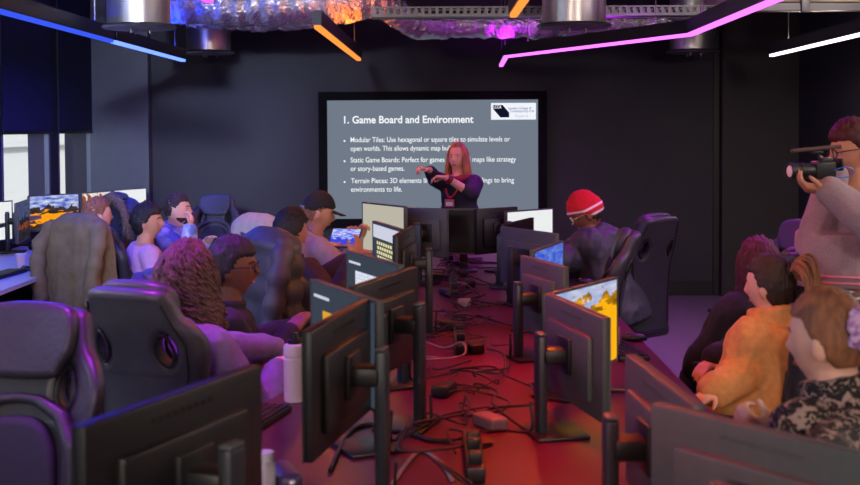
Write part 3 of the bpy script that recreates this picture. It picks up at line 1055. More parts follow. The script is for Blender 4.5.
def person(label, head, yaw, skinm, top, pants=JEANS, stand=False, lean=8, hips=.53, head_yaw=0, head_pitch=0, head_roll=0,
           RH=None, LH=None, female=False, sleeve=1.0, hair=None, hairm=None, inflate=.016, wr=.006, rh=None, lh=None, elbow_out=.5,
           scale=1.0, collar=None, hood=None, top_name='jacket', hem=0.0, detail=True, elR=None, elL=None, hemf=0.0, nlen=.150):
    P = Person()
    yaw = R(yaw)
    Rz = rotz(yaw)
    Ht = V(head) if len(head) == 3 and head[2] < 3 and abs(head[0]) < 6 else at(*head)
    lean = R(lean)
    U, F, RT = V((0, 0, 1)), V((0, 1, 0)), V((1, 0, 0))
    Sp = U * math.cos(lean) + F * math.sin(lean)
    TF = F * math.cos(lean) - U * math.sin(lean)
    nk = (Sp + U * 1.2 + F * .15).normalized()
    nl = nlen * scale
    L = (Ht.z - hips - nl * nk.z) / Sp.z
    if stand:
        L = .50 * scale
        hips = Ht.z - nl * nk.z - L * Sp.z
    lim = (.38, .60)
    if not lim[0] <= L <= lim[1]:
        L = max(lim[0], min(lim[1], L)); hips = Ht.z - nl * nk.z - L * Sp.z
    hip = V((0, 0, hips))
    N = hip + Sp * L
    Hc = N + nk * nl
    loc = V((Ht.x, Ht.y, 0)) - Rz @ V((Hc.x, Hc.y, 0))
    e = empty('person', (loc.x, loc.y, 0), yaw, label, 'person')
    P.e = e; P.N = N; P.Hc = Hc; P.Sp = Sp; P.TF = TF; P.Rz = Rz; P.loc = loc
    inv = Rz.transposed()
    loc3 = V((loc.x, loc.y, 0))
    P.loc_of = lambda w: inv @ (V(w) - loc3)
    sw = (.148 if female else .170) * scale
    sl = L / .50
    mb = MB()
    wide = 1.0 if not female else .93
    prof = [(-.13, .10, .09), (-.08, .160, .115), (.02, .172, .122), (.12, .162, .115), (.24, .142, .102), (.36, .150, .110), (.46, .160, .116)]
    rings_def = [(-.12, .09, .08), (-.08, .15, .11), (.0, .172, .122), (.10, .160, .112), (.22, .140, .100), (.32, .150, .110), (.40, .158, .112), (.455, .145, .095), (.485, .095, .075), (.51, .058, .06), (.54, .052, .056)]

    def torso(mbx, off=0.0, top_at=.50, bottom=-.2, belly=0.0):
        rings = []
        for s, a, b in rings_def:
            if s > top_at or s < bottom: continue
            c = hip + Sp * (s * sl)
            o = off
            rings.append([c + RT * (math.cos(2 * PI * k / 20) * (a * wide * scale + o)) + TF * (math.sin(2 * PI * k / 20) * (b * scale + o + (belly if s < .3 else 0))) for k in range(20)])
        mbx.loft(rings)
    torso(mb, 0, .6)
    # head
    hy, hp, hr = R(head_yaw), R(head_pitch), R(head_roll)
    HM = rotz(hy) @ rotx(-hp) @ roty(hr)
    P.HM = HM
    hs = scale
    mb.sphere(Hc, 1, M=HM * hs, nu=40, nv=30, fn=head_pt)
    for s in (-1, 1):
        mb.sphere(Hc + HM @ V((s * .074 * hs, -.012 * hs, -.012 * hs)), (.011 * hs, .019 * hs, .032 * hs), M=HM @ rotz(s * R(-22)), nu=10, nv=8)
    mb.tube([N - Sp * .05, N.lerp(Hc, .5), Hc - HM @ V((0, .02, .03))], [.060 * scale, .053 * scale, .05 * scale], 14)
    # arms
    l1, l2 = .285 * scale, .255 * scale
    arms = {}
    for s, T in ((1, RH), (-1, LH)):
        J = hip + Sp * (.43 * sl) + RT * (s * sw) + TF * .0
        if T is None:
            W = hip + V((s * .15, .30, .10)) if not stand else J + V((s * .06, .03, -.52 * scale))
        else:
            W = P.loc_of(T)
        el = elR if s > 0 else elL
        pole = (V(el) if el is not None else V((s * elbow_out, -.45, -.8)))
        E, W = two_bone(J, W, l1, l2, pole)
        arms[s] = (J, E, W)
        limb(mb, [J, E], [.056 * scale, .040 * scale])
        limb(mb, [E, W], [.041 * scale, .028 * scale])
        h = (rh if s > 0 else lh) or {}
        dd = (W - E).normalized()
        hd = inv @ V(h['d']) if 'd' in h else dd
        pn = inv @ V(h['n']) if 'n' in h else (V((0, 0, -1)) if abs(dd.z) < .8 else V((-s, 0, 0)))
        if abs(hd.normalized().dot(pn.normalized())) > .97: pn = V((-s, .2, 0))
        hand(mb, W + hd.normalized() * .012, hd, pn, s, h.get('curl', .35), scale * (.92 if female else 1.0), h.get('thumb', 1.0))
    P.arms = arms
    # legs
    legs = {}
    for s in (-1, 1):
        hj = hip + RT * (s * .088 * scale)
        if stand:
            kn = V((s * .10, .03, hips * .53)); an = V((s * .11, -.02, .09))
        else:
            kn = V((s * .14, .42 * scale, max(hips - .02, .44))); an = V((s * .14, .36, .09))
        limb(mb, [hj, kn], [.080 * scale, .056 * scale]); limb(mb, [kn, an], [.054 * scale, .036 * scale])
        mb.sphere(an + V((0, .06, -.045)), (.04, .12, .04), nu=12, nv=8)
        legs[s] = (hj, kn, an)
    P.legs = legs
    bm_ = remesh(mb, 'body', skinm, .0062, 2)
    link('body', bm_, e, angle=180)
    # eyes, brows, lips
    hd = lambda x, y, z: Hc + HM @ (V((x, y, z)) * hs)
    if detail:
        fy = face_y(.031, .008)
        for s in (-1, 1):
            ye = MB().sphere(hd(s * .031, fy - .0085, .008), .0118 * hs, nu=12, nv=8).build('eye', EYEW, e)
            MB().sphere(hd(s * .031, fy + .0015, .008), (.0052 * hs, .0026 * hs, .0052 * hs), M=HM, nu=10, nv=6).build('iris', IRIS, ye)
            MB().tube([hd(s * q, face_y(q, zz) + .0005, zz) for q, zz in ((.014, .026), (.024, .030), (.036, .030), (.050, .024))], [.003, .0042, .004, .002], 6).build('eyebrow', hairm or IRIS, e)
        MB().sphere(hd(0, face_y(0, -.056) - .003, -.056), (.022 * hs, .007 * hs, .0075 * hs), M=HM, nu=14, nv=8).build('lips', LIP, e)
    # clothes
    cl = MB()
    rr = inflate
    torso(cl, rr, .49, .09 if hemf else -.10 - hem)
    if hem and stand:
        lv = [(hip + Sp * .30, .155, .115), (hip + Sp * .18, .175, .13), (hip + Sp * .08, .185, .135)] if hemf else [(hip + Sp * .22, .16, .125), (hip - Sp * .06, .185, .135), (hip - Sp * (.06 + hem), .19, .14)]
        cl.loft([[c + RT * (math.cos(2 * PI * k / 20) * (a + hemf * .5)) + TF * (math.sin(2 * PI * k / 20) * (b + hemf * 1.1) + hemf) for k in range(20)] for c, a, b in lv])
    for s in (-1, 1):
        J, E, W = arms[s]
        slv = sleeve if not hasattr(sleeve, '__len__') else sleeve[0 if s > 0 else 1]
        Jn = J
        if slv > .5:
            We = E.lerp(W, (slv - .5) * 2)
            limb(cl, [Jn, E], [.060 * scale + rr * .7, .047 * scale + rr * .8])
            limb(cl, [E, We], [.046 * scale + rr * .8, .034 * scale + rr * .6])
        else:
            limb(cl, [Jn, J.lerp(E, slv * 2)], [.062 * scale + rr, .05 * scale + rr])
    if collar:
        a = N - Sp * .045
        rings = []
        for t, r0 in ((0, .088), (.035, .080), (.065, .085), (.075, .083)):
            rings.append([a + nk * (t * collar) + RT * (math.cos(2 * PI * k / 18) * (r0 + rr * .5)) + TF * (math.sin(2 * PI * k / 18) * (r0 + rr * .5) - .012) for k in range(18)])
        cl.loft(rings)
    if hood:
        a = N - TF * .075 - Sp * .03
        cl.sphere(a, (.105, .042, .07), M=Matrix((RT, TF, Sp)).transposed(), nu=16, nv=10)
        cl.tube([N + RT * (.11 * math.cos(t)) + TF * (.10 * math.sin(t)) - Sp * (.02 + .02 * math.sin(t)) for t in [PI * k / 8 - PI * 1.0 + PI for k in range(-4, 13)]], .026, 8)
    cm = remesh(cl, top_name, top, .0085, 3, wr=wr, wf=13, wstretch=(1, 1, .55), seed=random.random() * 30)
    P.top = link(top_name, cm, e, angle=180)
    pm = MB()
    for s in (-1, 1):
        hj, kn, an = legs[s]
        limb(pm, [hj, kn], [.098 * scale, .072 * scale]); limb(pm, [kn, an], [.070 * scale, .056 * scale])
    torso(pm, .012, .07, -.2)
    link('trousers', remesh(pm, 'trousers', pants, .012, 3, wr=.005), e, angle=180)
    for s in (-1, 1):
        hj, kn, an = legs[s]
        MB().sphere(an + V((0, .06, -.035)), (.05, .14, .048), nu=14, nv=8).box(an + V((0, .06, -.075)), (.095, .27, .028), r=.012).build('shoe', SHOE, e)
    P.hd = hd; P.hs = hs
    if hair: hair(P, hairm)
    return P


def hairmask(hy=.52, side=.02, back=-.55):
    def f(x, y, z):
        if y > .35: h = hy
        elif y > 0: h = side + (hy - side) * (y / .35)
        else: h = side + (back - side) * min(1, -y / .45)
        return smooth01(h - .06, h + .06, z)
    return f


def hair_cap(P, m, thick=.14, mask=None, curl=.0, freq=30, name='hair', sx=1.0, zoff=0.0, add=None, vox=.005):
    mask = mask or hairmask()

    def fn(x, y, z):
        k = mask(x, y, z)
        p = head_pt(x, y, z, .0001)
        s = 1 + thick * k - .12 * (1 - k)
        p = p * s
        if curl:
            q = V((x, y, z))
            p += q * k * (curl * noise.noise(q * freq * .1 + V((P.Hc.x * 9, 3, 1))) + curl * .6 * noise.noise(q * freq * .25))
        return p + V((0, 0, zoff * k))
    mb = MB().sphere(P.Hc, 1, M=P.HM * P.hs, nu=56, nv=40, fn=fn)
    o = mb.build(name, m, P.e, angle=180)
    return o


def short_hair(thick=.10, hy=.5, side=.05, back=-.5, curl=.012, freq=60):
    def f(P, m): hair_cap(P, m, thick, hairmask(hy, side, back), curl, freq)
    return f


def long_hair(n=150, length=.26, rad=.010, flare=.105, wav=.0, curl=0.0, turns=5, base=.10, hy=.55, back_only=False, seed=1, front=True, part=0.0):
    def f(P, m):
        rnd = random.Random(seed)
        hair_cap(P, m, base, hairmask(hy, -.35, -.9), .012, 60)
        mb = MB()
        for i in range(n):
            phi = rnd.uniform(-PI * .5 - 2.1, -PI * .5 + 2.1) if front else rnd.uniform(-PI * .5 - 1.5, -PI * .5 + 1.5)
            z = rnd.uniform(-.1, .85)
            rr = math.sqrt(max(0, 1 - z * z))
            d = V((rr * math.cos(phi), rr * math.sin(phi), z))
            ln = length * rnd.uniform(.75, 1.08)
            p = head_pt(d.x, d.y, d.z, .0001) * (1 + base * .9)
            total = .12 * (z + .3) + ln
            k = 14 if not curl else 52
            pts = []
            ph0 = rnd.uniform(0, 6.28)
            dr = V((math.cos(phi), math.sin(phi), 0))
            for j in range(k + 1):
                t = j / k
                zz = p.z - total * t
                zn = max(-1, min(1, zz / .12))
                env = math.sqrt(max(0, 1 - zn * zn)) if zz > -.02 else 1.0
                rx, ry = .075 * (1 + base), .098 * (1 + base)
                fl = flare * (.8 + .4 * rnd.random() * .5)
                bl = smooth01(-.01, -.16, zz)
                r_el = V((rx * dr.x, ry * dr.y, 0)) * max(env, .05)
                r_fl = dr * fl * (1.0 if not curl else 1.15)
                q = r_el.lerp(r_fl, bl)
                if dr.y < 0 and zz < -.05: q.y += .02 * bl
                q.z = zz
                w = wav * math.sin(ph0 + t * 9)
                q += dr * w * t
                if curl:
                    a = ph0 + t * turns * 2 * PI
                    cc = curl * min(1, .35 + t)
                    q += dr * (cc * (1 + math.cos(a))) + V((-dr.y, dr.x, 0)) * (cc * math.sin(a))
                pts.append(P.Hc + (P.HM if zz > -.05 else P.HM) @ (q * P.hs))
            mb.tube(pts, [rad * .8] + [rad] * (k - 1) + [rad * .35], 5)
        mb.build('long_hair', m, P.e, angle=180)
    return f
HB = mat('dark_brown_hair', (52, 36, 30), .62, bump=.5, bscale=90, var=.35, vscale=60, stretch=(1, 1, .2))
HBL = mat('black_hair', (26, 22, 24), .6, bump=.5, bscale=90, var=.3, vscale=60, stretch=(1, 1, .2))
HBR = mat('brown_hair', (138, 88, 58), .62, bump=.5, bscale=90, var=.4, vscale=50, stretch=(1, 1, .25))
HBLD = mat('blonde_hair', (176, 120, 74), .62, bump=.5, bscale=90, var=.35, vscale=40, stretch=(1, 1, .25))
HRED = mat('dark_red_hair', (74, 20, 26), .62, bump=.5, bscale=90, var=.3, vscale=50, stretch=(1, 1, .25))
HCURL = mat('curly_brown_hair', (84, 58, 50), .62, bump=.5, bscale=90, var=.45, vscale=30)

BLK = mat('black_knit', (30, 30, 36), .85, var=.12, vscale=90, bump=.1, bscale=120)
NAVY = mat('navy_black_top', (34, 34, 48), .8, var=.1, vscale=90)
PINKG = mat('grey_pink_hoodie', (176, 150, 152), .9, var=.08, vscale=60, bump=.1, bscale=200)
MAROON = mat('dark_brown_jacket', (66, 40, 36), .7, var=.2, vscale=20)
LILAC = mat('lilac_grey_hoodie', (122, 108, 142), .9, var=.1, vscale=50, bump=.12, bscale=150)
PINKL = mat('pink_lavender_top', (200, 150, 196), .8, var=.08, vscale=40)
DENIM = mat('pale_blue_white_jacket', (205, 215, 238), .75, col2=(96, 120, 190), vscale=8)
DKGREY = mat('dark_grey_jacket', (48, 54, 60), .6, var=.15, vscale=25)
TANJ = mat('tan_canvas_jacket', (216, 148, 86), .8, var=.12, vscale=40, bump=.12, bscale=180)
VARS = mat('grey_lilac_jacket_wool', (150, 132, 142), .9, var=.1, vscale=120, bump=.1, bscale=260)


def leopard():
    m = mat('leopard_print', (150, 128, 116), .8)
    nt = m.node_tree; b = nt.nodes['Principled BSDF']
    tc = nd(nt, 'ShaderNodeTexCoord')
    nz = nd(nt, 'ShaderNodeTexNoise'); nz.inputs['Scale'].default_value = 30
    nt.links.new(tc.outputs['Object'], nz.inputs['Vector'])
    mx = nd(nt, 'ShaderNodeMix', data_type='RGBA'); mx.inputs['Factor'].default_value = .06
    nt.links.new(tc.outputs['Object'], mx.inputs[6]); nt.links.new(nz.outputs['Color'], mx.inputs[7])
    vo = nd(nt, 'ShaderNodeTexVoronoi'); vo.inputs['Scale'].default_value = 52
    nt.links.new(mx.outputs[2], vo.inputs['Vector'])
    rp = nd(nt, 'ShaderNodeValToRGB')
    el = rp.color_ramp.elements
    el[0].position = 0.0; el[0].color = lin((120, 92, 80))
    el[1].position = 1.0; el[1].color = lin((172, 146, 132))
    for p_, c_ in ((.16, (112, 84, 72)), (.22, (18, 15, 17)), (.56, (20, 17, 19)), (.64, (160, 136, 124))):
        q = el.new(p_); q.color = lin(c_)
    nt.links.new(vo.outputs['Distance'], rp.inputs['Fac'])
    nt.links.new(rp.outputs['Color'], b.inputs['Base Color'])
    return m


# --- presenter
pres = person('presenter standing before the screen in black top with red lanyard, long blonde hair, pointing', (458, 157.5, 9.65), 150, SK_L, NAVY, stand=True, lean=2, female=True,
              head_yaw=5, head_pitch=2, RH=at(429.5, 170, 9.25), LH=at(447, 178, 9.25), sleeve=(.92, .62), scale=.95, top_name='top', inflate=.024, hairm=HBLD, wr=.004,
              rh=dict(d=(-1, -.7, .25), n=(0, 0, -1), curl=.75), lh=dict(d=(-1, -.2, .1), n=(0, -.3, -1), curl=.6), elR=(.5, -.2, -.9), elL=(-.9, -.1, -.8),
              hair=long_hair(150, .23, .010, .115, wav=.014, seed=3, hy=.74), hem=.1)


def necklace(P, m, name, drop=.30, r=.006):
    N = P.N; T = P.TF; Sp = P.Sp
    pts = []
    for k in range(17):
        a = PI * (k / 16) * 1.0
        x = .085 * math.cos(a)
        pts.append(N + V((x, 0, 0)) + T * (.03 + .12 * math.sin(a)) - Sp * (.02 + drop * math.sin(a) ** 2.2 - 0))
    lo = pts[8]
    return MB().tube(pts, r, 6, flat=.4).build(name, m, P.e), lo


lan, lo = necklace(pres, mat('red_lanyard', (190, 30, 44), .6), 'lanyard', .15, .010)
bdg = MB().box(lo + V((0, .012, -.045)), (.085, .006, .062), r=.004).build('badge', mat('orange_badge', (220, 96, 60), .5), lan)
MB().box(lo + V((0, .016, -.050)), (.06, .002, .03)).build('badge_print', M['white'], bdg, smooth=False)
MB().tube([pres.arms[-1][2] + V((0, 0, 0)), pres.arms[-1][2].lerp(pres.arms[-1][1], .16)], .036, 14).build('wristband', mat('dark_red_band', (110, 20, 34), .5), pres.e)
sc = MB().tube([pres.N + V((.095 * math.cos(t), .02 + .085 * math.sin(t), -.01 - .02 * math.sin(t))) for t in [k * PI / 10 for k in range(21)]], .028, 8)
link('scarf', remesh(sc, 'scarf', mat('dark_red_scarf', (140, 40, 56), .8), .009, 2, wr=.006), pres.e, angle=180)

# --- left side of the long table
capm = mat('black_cap_cloth', (24, 24, 28), .8)
cap = person('person in black cap and grey pink hoodie leaning over a tablet, left row', (318, 213, 7.5), -62, SK_M, PINKG, lean=20, head_yaw=-12, head_pitch=14, hairm=HBR,
             RH=at(352, 243, 7.35), LH=at(356, 240, 7.6), hood=True, inflate=.03, hair=short_hair(.05, .5, .0, -.5), top_name='hoodie', rh=dict(curl=.5), lh=dict(curl=.7))
capo = hair_cap(cap, capm, .17, hairmask(.34, .22, .05), 0, name='baseball_cap', zoff=.004)
bm_ = MB()
rg = []
for k in range(13):
    a = -1.0 + 2.0 * k / 12
    rg.append((math.sin(a), math.cos(a)))
top_, bot_ = [], []
vs = []
for sx, cy in rg:
    vs.append([cap.hd(.080 * sx, .062 + .03 * cy, .038), cap.hd(.088 * sx, .072 + .105 * cy - .0, .026 - .012 * sx * sx), cap.hd(.088 * sx, .072 + .105 * cy, .021 - .012 * sx * sx), cap.hd(.080 * sx, .062 + .03 * cy, .030)])
bm_.loft(vs).build('cap_brim', capm, capo)
MB().box(cap.hd(0, -.108, .02), (.10, .012, .014), M=cap.HM, r=.004).build('cap_strap', mat('cap_strap', (150, 140, 140), .5), capo)

dark = person('person with short dark hair in dark brown jacket, before the cap wearer', (291, 231, 6.7), -38, SK_M, MAROON, lean=14, head_yaw=-10, head_pitch=6, hairm=HBL,
              hair=short_hair(.17, .42, -.2, -.62, .010, 90), collar=1.0, inflate=.028, RH=at(352, 262, 6.5), LH=at(345, 262, 6.9))
glas = person('person with short black hair and glasses in black top, profile to the right', (232, 268, 4.9), -78, SK_D, BLK, lean=9, head_yaw=-8, head_pitch=2, hairm=HBL, collar=.9,
              RH=at(290, 333, 5.05), LH=at(303, 325, 5.4), hair=short_hair(.15, .42, -.12, -.55, .013, 80), inflate=.02, top_name='top', rh=dict(curl=.3), lh=dict(curl=.25))


def glasses(P, m, r=.024):
    gm = MB()
    for s in (-1, 1):
        gm.tube([P.hd(s * .033 + r * math.cos(t), .108 - .012 * abs(math.cos(t)), .006 + r * .85 * math.sin(t)) for t in [k * PI / 8 for k in range(17)]], .0022 * 1.2, 6)
        gm.tube([P.hd(s * .056, .100, .010), P.hd(s * .077, .05, .010), P.hd(s * .080, -.015, .006)], .0022, 6)
    gm.tube([P.hd(-.010, .110, .010), P.hd(.010, .110, .010)], .0022, 6)
    return gm.build('glasses', m, P.e)


glasses(glas, M['profile'])
curly = person('person with long curly brown hair in lilac hoodie, arm resting on table by white bottle', (187, 279, 4.25), -30, SK_L, LILAC, scale=1.06, lean=20, head_yaw=0, head_pitch=4, female=True, hairm=HCURL,
               RH=at(277, 374, 4.42), LH=at(294, 350, 4.75), inflate=.026, hair=long_hair(300, .17, .0058, .105, curl=.013, turns=6.0, base=.14, hy=.62, seed=11), hood=True, top_name='hoodie',
               sleeve=1.02, wr=.007)
# --- the window desk
olv = person('person with short brown hair seen from behind, beside the draped olive jacket', (97, 216, 7.95), -30, SK_L, mat('brown_olive_top', (92, 66, 52), .8, var=.15), lean=6, head_yaw=-18,
             hairm=HBR, hair=short_hair(.07, .5, .0, -.5), collar=.8, top_name='jumper')
pink = person('person with black hair tied back in pink lavender top by the window desk', (147, 222, 8.0), -62, SK_M, PINKL, lean=6, head_yaw=-20, female=True, hairm=HBL,
              hair=short_hair(.16, .42, -.1, -.7, .015, 60), top_name='top')
chin = person('person in pale blue and white jacket resting chin on hand, facing right', (177, 209, 9.1), -98, SK_L, DENIM, lean=14, head_yaw=12, head_pitch=4, hairm=HB,
              RH=at(190, 230, 8.85), hair=short_hair(.07, .5, .05, -.45), collar=1.0, inflate=.035, elR=(.2, .9, -.9), rh=dict(d=(.1, .3, 1), n=(-1, 0, .2), curl=.7), LH=at(205, 246, 9.2))
hm = hair_cap(chin, mat('stubble', (70, 48, 42), .8), .018, lambda x, y, z: smooth01(-.42, -.52, z) * smooth01(-.1, .1, y), name='beard')
# --- right side of the long table
bean = person('person in red striped beanie and dark grey jacket looking down, right row', (587, 214, 7.6), 66, SK_D, DKGREY, nlen=.118, lean=19, head_yaw=14, head_pitch=28, hairm=HBL, hood=True,
              inflate=.085, pants=BLK, hair=short_hair(.05, .4, -.1, -.55), RH=at(556, 262, 7.3), LH=at(560, 255, 7.9), wr=.010)
redm = bpy.data.materials.new('red_striped_knit'); redm.use_nodes = True
nt = redm.node_tree; b = nt.nodes['Principled BSDF']; b.inputs['Roughness'].default_value = .9
tc = nd(nt, 'ShaderNodeTexCoord'); sp = nd(nt, 'ShaderNodeSeparateXYZ'); nt.links.new(tc.outputs['UV'], sp.inputs[0])
rp = nd(nt, 'ShaderNodeValToRGB'); rp.color_ramp.interpolation = 'CONSTANT'
el = rp.color_ramp.elements
el[0].position = 0; el[0].color = lin((205, 26, 36)); el[1].position = .10; el[1].color = lin((240, 226, 220))
for p_, c_ in ((.17, (205, 26, 36)), (.30, (240, 226, 220)), (.37, (205, 26, 36))):
    q = el.new(p_); q.color = lin(c_)
nt.links.new(sp.outputs['Y'], rp.inputs['Fac']); nt.links.new(rp.outputs['Color'], b.inputs['Base Color'])
bo = hair_cap(bean, redm, .24, hairmask(.20, -.02, -.28), .008, 90, name='beanie', zoff=.012)
me = bo.data
uv = me.uv_layers.new(name='UVMap')
HMi = bean.HM.transposed()
for lp in me.loops:
    q = HMi @ (me.vertices[lp.vertex_index].co - bean.Hc)
    uv.data[lp.index].uv = (q.x, max(0, min(1, (q.z + .045 - .35 * max(0, q.y)  * .9) / .21)))
glasses(bean, M['steel'])

hid = person('person with dark red hair in black top, half hidden behind the tan jacket', (758, 266, 5.4), 22, SK_L, BLK, lean=14, head_yaw=8, hairm=HRED, female=True,
             RH=at(690, 378, 5.0), LH=at(700, 370, 5.6), hair=long_hair(90, .12, .012, .10, seed=5, base=.14), inflate=.05, wr=.010, elR=(.9, -.3, -.6), elL=(-.9, -.4, -.6))
tan = person('person in tan canvas jacket with brown ponytail, seen from behind on the right', (770, 286, 4.75), 36, SK_L, TANJ, lean=10, head_yaw=10, head_pitch=6, hairm=HB, female=True,
             RH=at(698, 402, 4.45), LH=at(712, 405, 4.9), inflate=.058, collar=1.5, wr=.009, hair=short_hair(.12, .5, -.15, -.7, .008, 70), pants=BLK, elR=(.6, -.4, -.7))
# ponytail
rnd = random.Random(9)
mb = MB()
for i in range(70):
    a = rnd.uniform(0, 6.28); r_ = rnd.uniform(0, .030)
    o = V((r_ * math.cos(a), 0, r_ * math.sin(a)))
    sp_ = 1 + rnd.uniform(.4, 1.4)
    pts = [(0, -.085, .055), (0, -.15, .065), (0, -.185, .02), (0, -.19, -.06), (0, -.175, -.16), (0, -.16, -.21)]
    path = catmull([V(p) + o * (.6 if j == 0 else sp_ * (1.25 if 1 < j < 5 else .9)) for j, p in enumerate(pts)], 4, closed=False)
    mb.tube([tan.hd(*p) for p in path], [.007] * (len(path) - 1) + [.003], 5)
mb.build('ponytail', HBR, tan.e, angle=180)
MB().tube([tan.hd(.03 * math.cos(t), -.105, .06 + .03 * math.sin(t)) for t in [k * PI / 6 for k in range(13)]], .010, 6).build('hair_tie', HBL, tan.e)

leo = person('person in leopard print top with brown hair in a bun, front right corner', (829, 340, 2.85), 36, SK_L, leopard(), nlen=.118, lean=14, head_yaw=8, head_pitch=6, hairm=HBR, female=True,
             RH=at(790, 480, 2.40), LH=at(775, 442, 2.9), inflate=.03, wr=.006, top_name='top', hair=short_hair(.09, .48, .0, -.52, .004, 60), collar=1.0, lh=dict(curl=1.0, d=(-.8, .1, .5)))
mb = MB()
for i in range(40):
    t0 = rnd.uniform(0, 6.28); rr_ = rnd.uniform(.012, .04); ax = rnd.uniform(-.02, .02)
    pts = [leo.hd(rr_ * math.cos(t0 + t) - .012, -.112 - .02 * math.sin(t * 1.5 + ax * 40) + ax, .03 + rr_ * math.sin(t0 + t)) for t in [k * .5 for k in range(9)]]
    mb.tube(pts, .0085, 5)
mb.sphere(leo.hd(-.012, -.108, .03), .035 * leo.hs)
mb.build('hair_bun', HBR, leo.e, angle=180)
mb = MB().tube([leo.hd((.040 + .004 * math.sin(9 * t)) * math.cos(t) - .012, -.098 + .008 * math.sin(7 * t), .03 + (.040 + .004 * math.sin(9 * t)) * math.sin(t)) for t in [k * PI / 20 for k in range(41)]],
              [.016 + .003 * math.sin(k * 1.9) for k in range(41)], 8)
mb.build('scrunchie', mat('purple_scrunchie', (150, 96, 170), .7, col2=(220, 180, 220), vscale=40), leo.e)

# --- filming person
cam_c = at(814, 172, 4.75)
film = person('person in grey lilac varsity jacket filming with a video camera, right edge', (854, 150, 5.0), 104, SK_M, VARS, stand=True, lean=3, head_yaw=-12, head_pitch=12, hairm=HRED,
              RH=at(834, 176, 4.95), LH=at(831, 192, 4.66), hemf=.07, inflate=.045, wr=.006, hair=short_hair(.18, .45, .0, -.6, .014, 80), elR=(.5, -.1, -1), elL=(-1, .1, -.75), hem=.10, scale=.97,
              rh=dict(d=(-1, -.2, .2), n=(0, -1, .2), curl=.7), lh=dict(d=(-1, .25, .2), n=(0, .3, 1), curl=.6), pants=mat('grey_jeans', (66, 70, 84), .85, var=.2, vscale=60))
glasses(film, M['profile'])
stripe = mat('pink_rib_stripe', (206, 120, 150), .8)
hipc = film.N - film.Sp * .5 * .97
for dz in (-.095, -.12):
    MB().tube([hipc - V((0, 0, dz)) + V((.226 * math.cos(t), .07 + .217 * math.sin(t), 0)) for t in [k * PI / 20 for k in range(41)]], .006, 6).build('hem_stripe', stripe, film.top)
for k in range(6):
    MB().sphere(hipc + V((.04, .275 - .035 * k, .13 + k * .062)), .010, nu=10, nv=6).build('snap_button', M['white'], film.top)

# ------------------------------------------------------------------ seats under the sitters
def seat_for(P, label, kind='B', back=.06, sc=.95, yaw=None):
    a = P.e.rotation_euler.z if yaw is None else R(yaw)
    f = V((-math.sin(a), math.cos(a), 0)) * back
    return chair(P.e.location.x + f.x, P.e.location.y + f.y, a, label, kind, sc)


seat_for(tan, 'black gaming chair the tan jacket person sits on', sc=.85, yaw=44)
seat_for(leo, 'black gaming chair the leopard print person sits on', sc=.85, yaw=82)
seat_for(hid, 'black gaming chair of the person half hidden behind the tan jacket')
seat_for(glas, 'black gaming chair the person with glasses and black top sits on', sc=.9)
seat_for(pink, 'black gaming chair the person in pink lavender top sits on', sc=.85)
seat_for(chin, 'black gaming chair the man with hand on chin sits on', sc=.8)


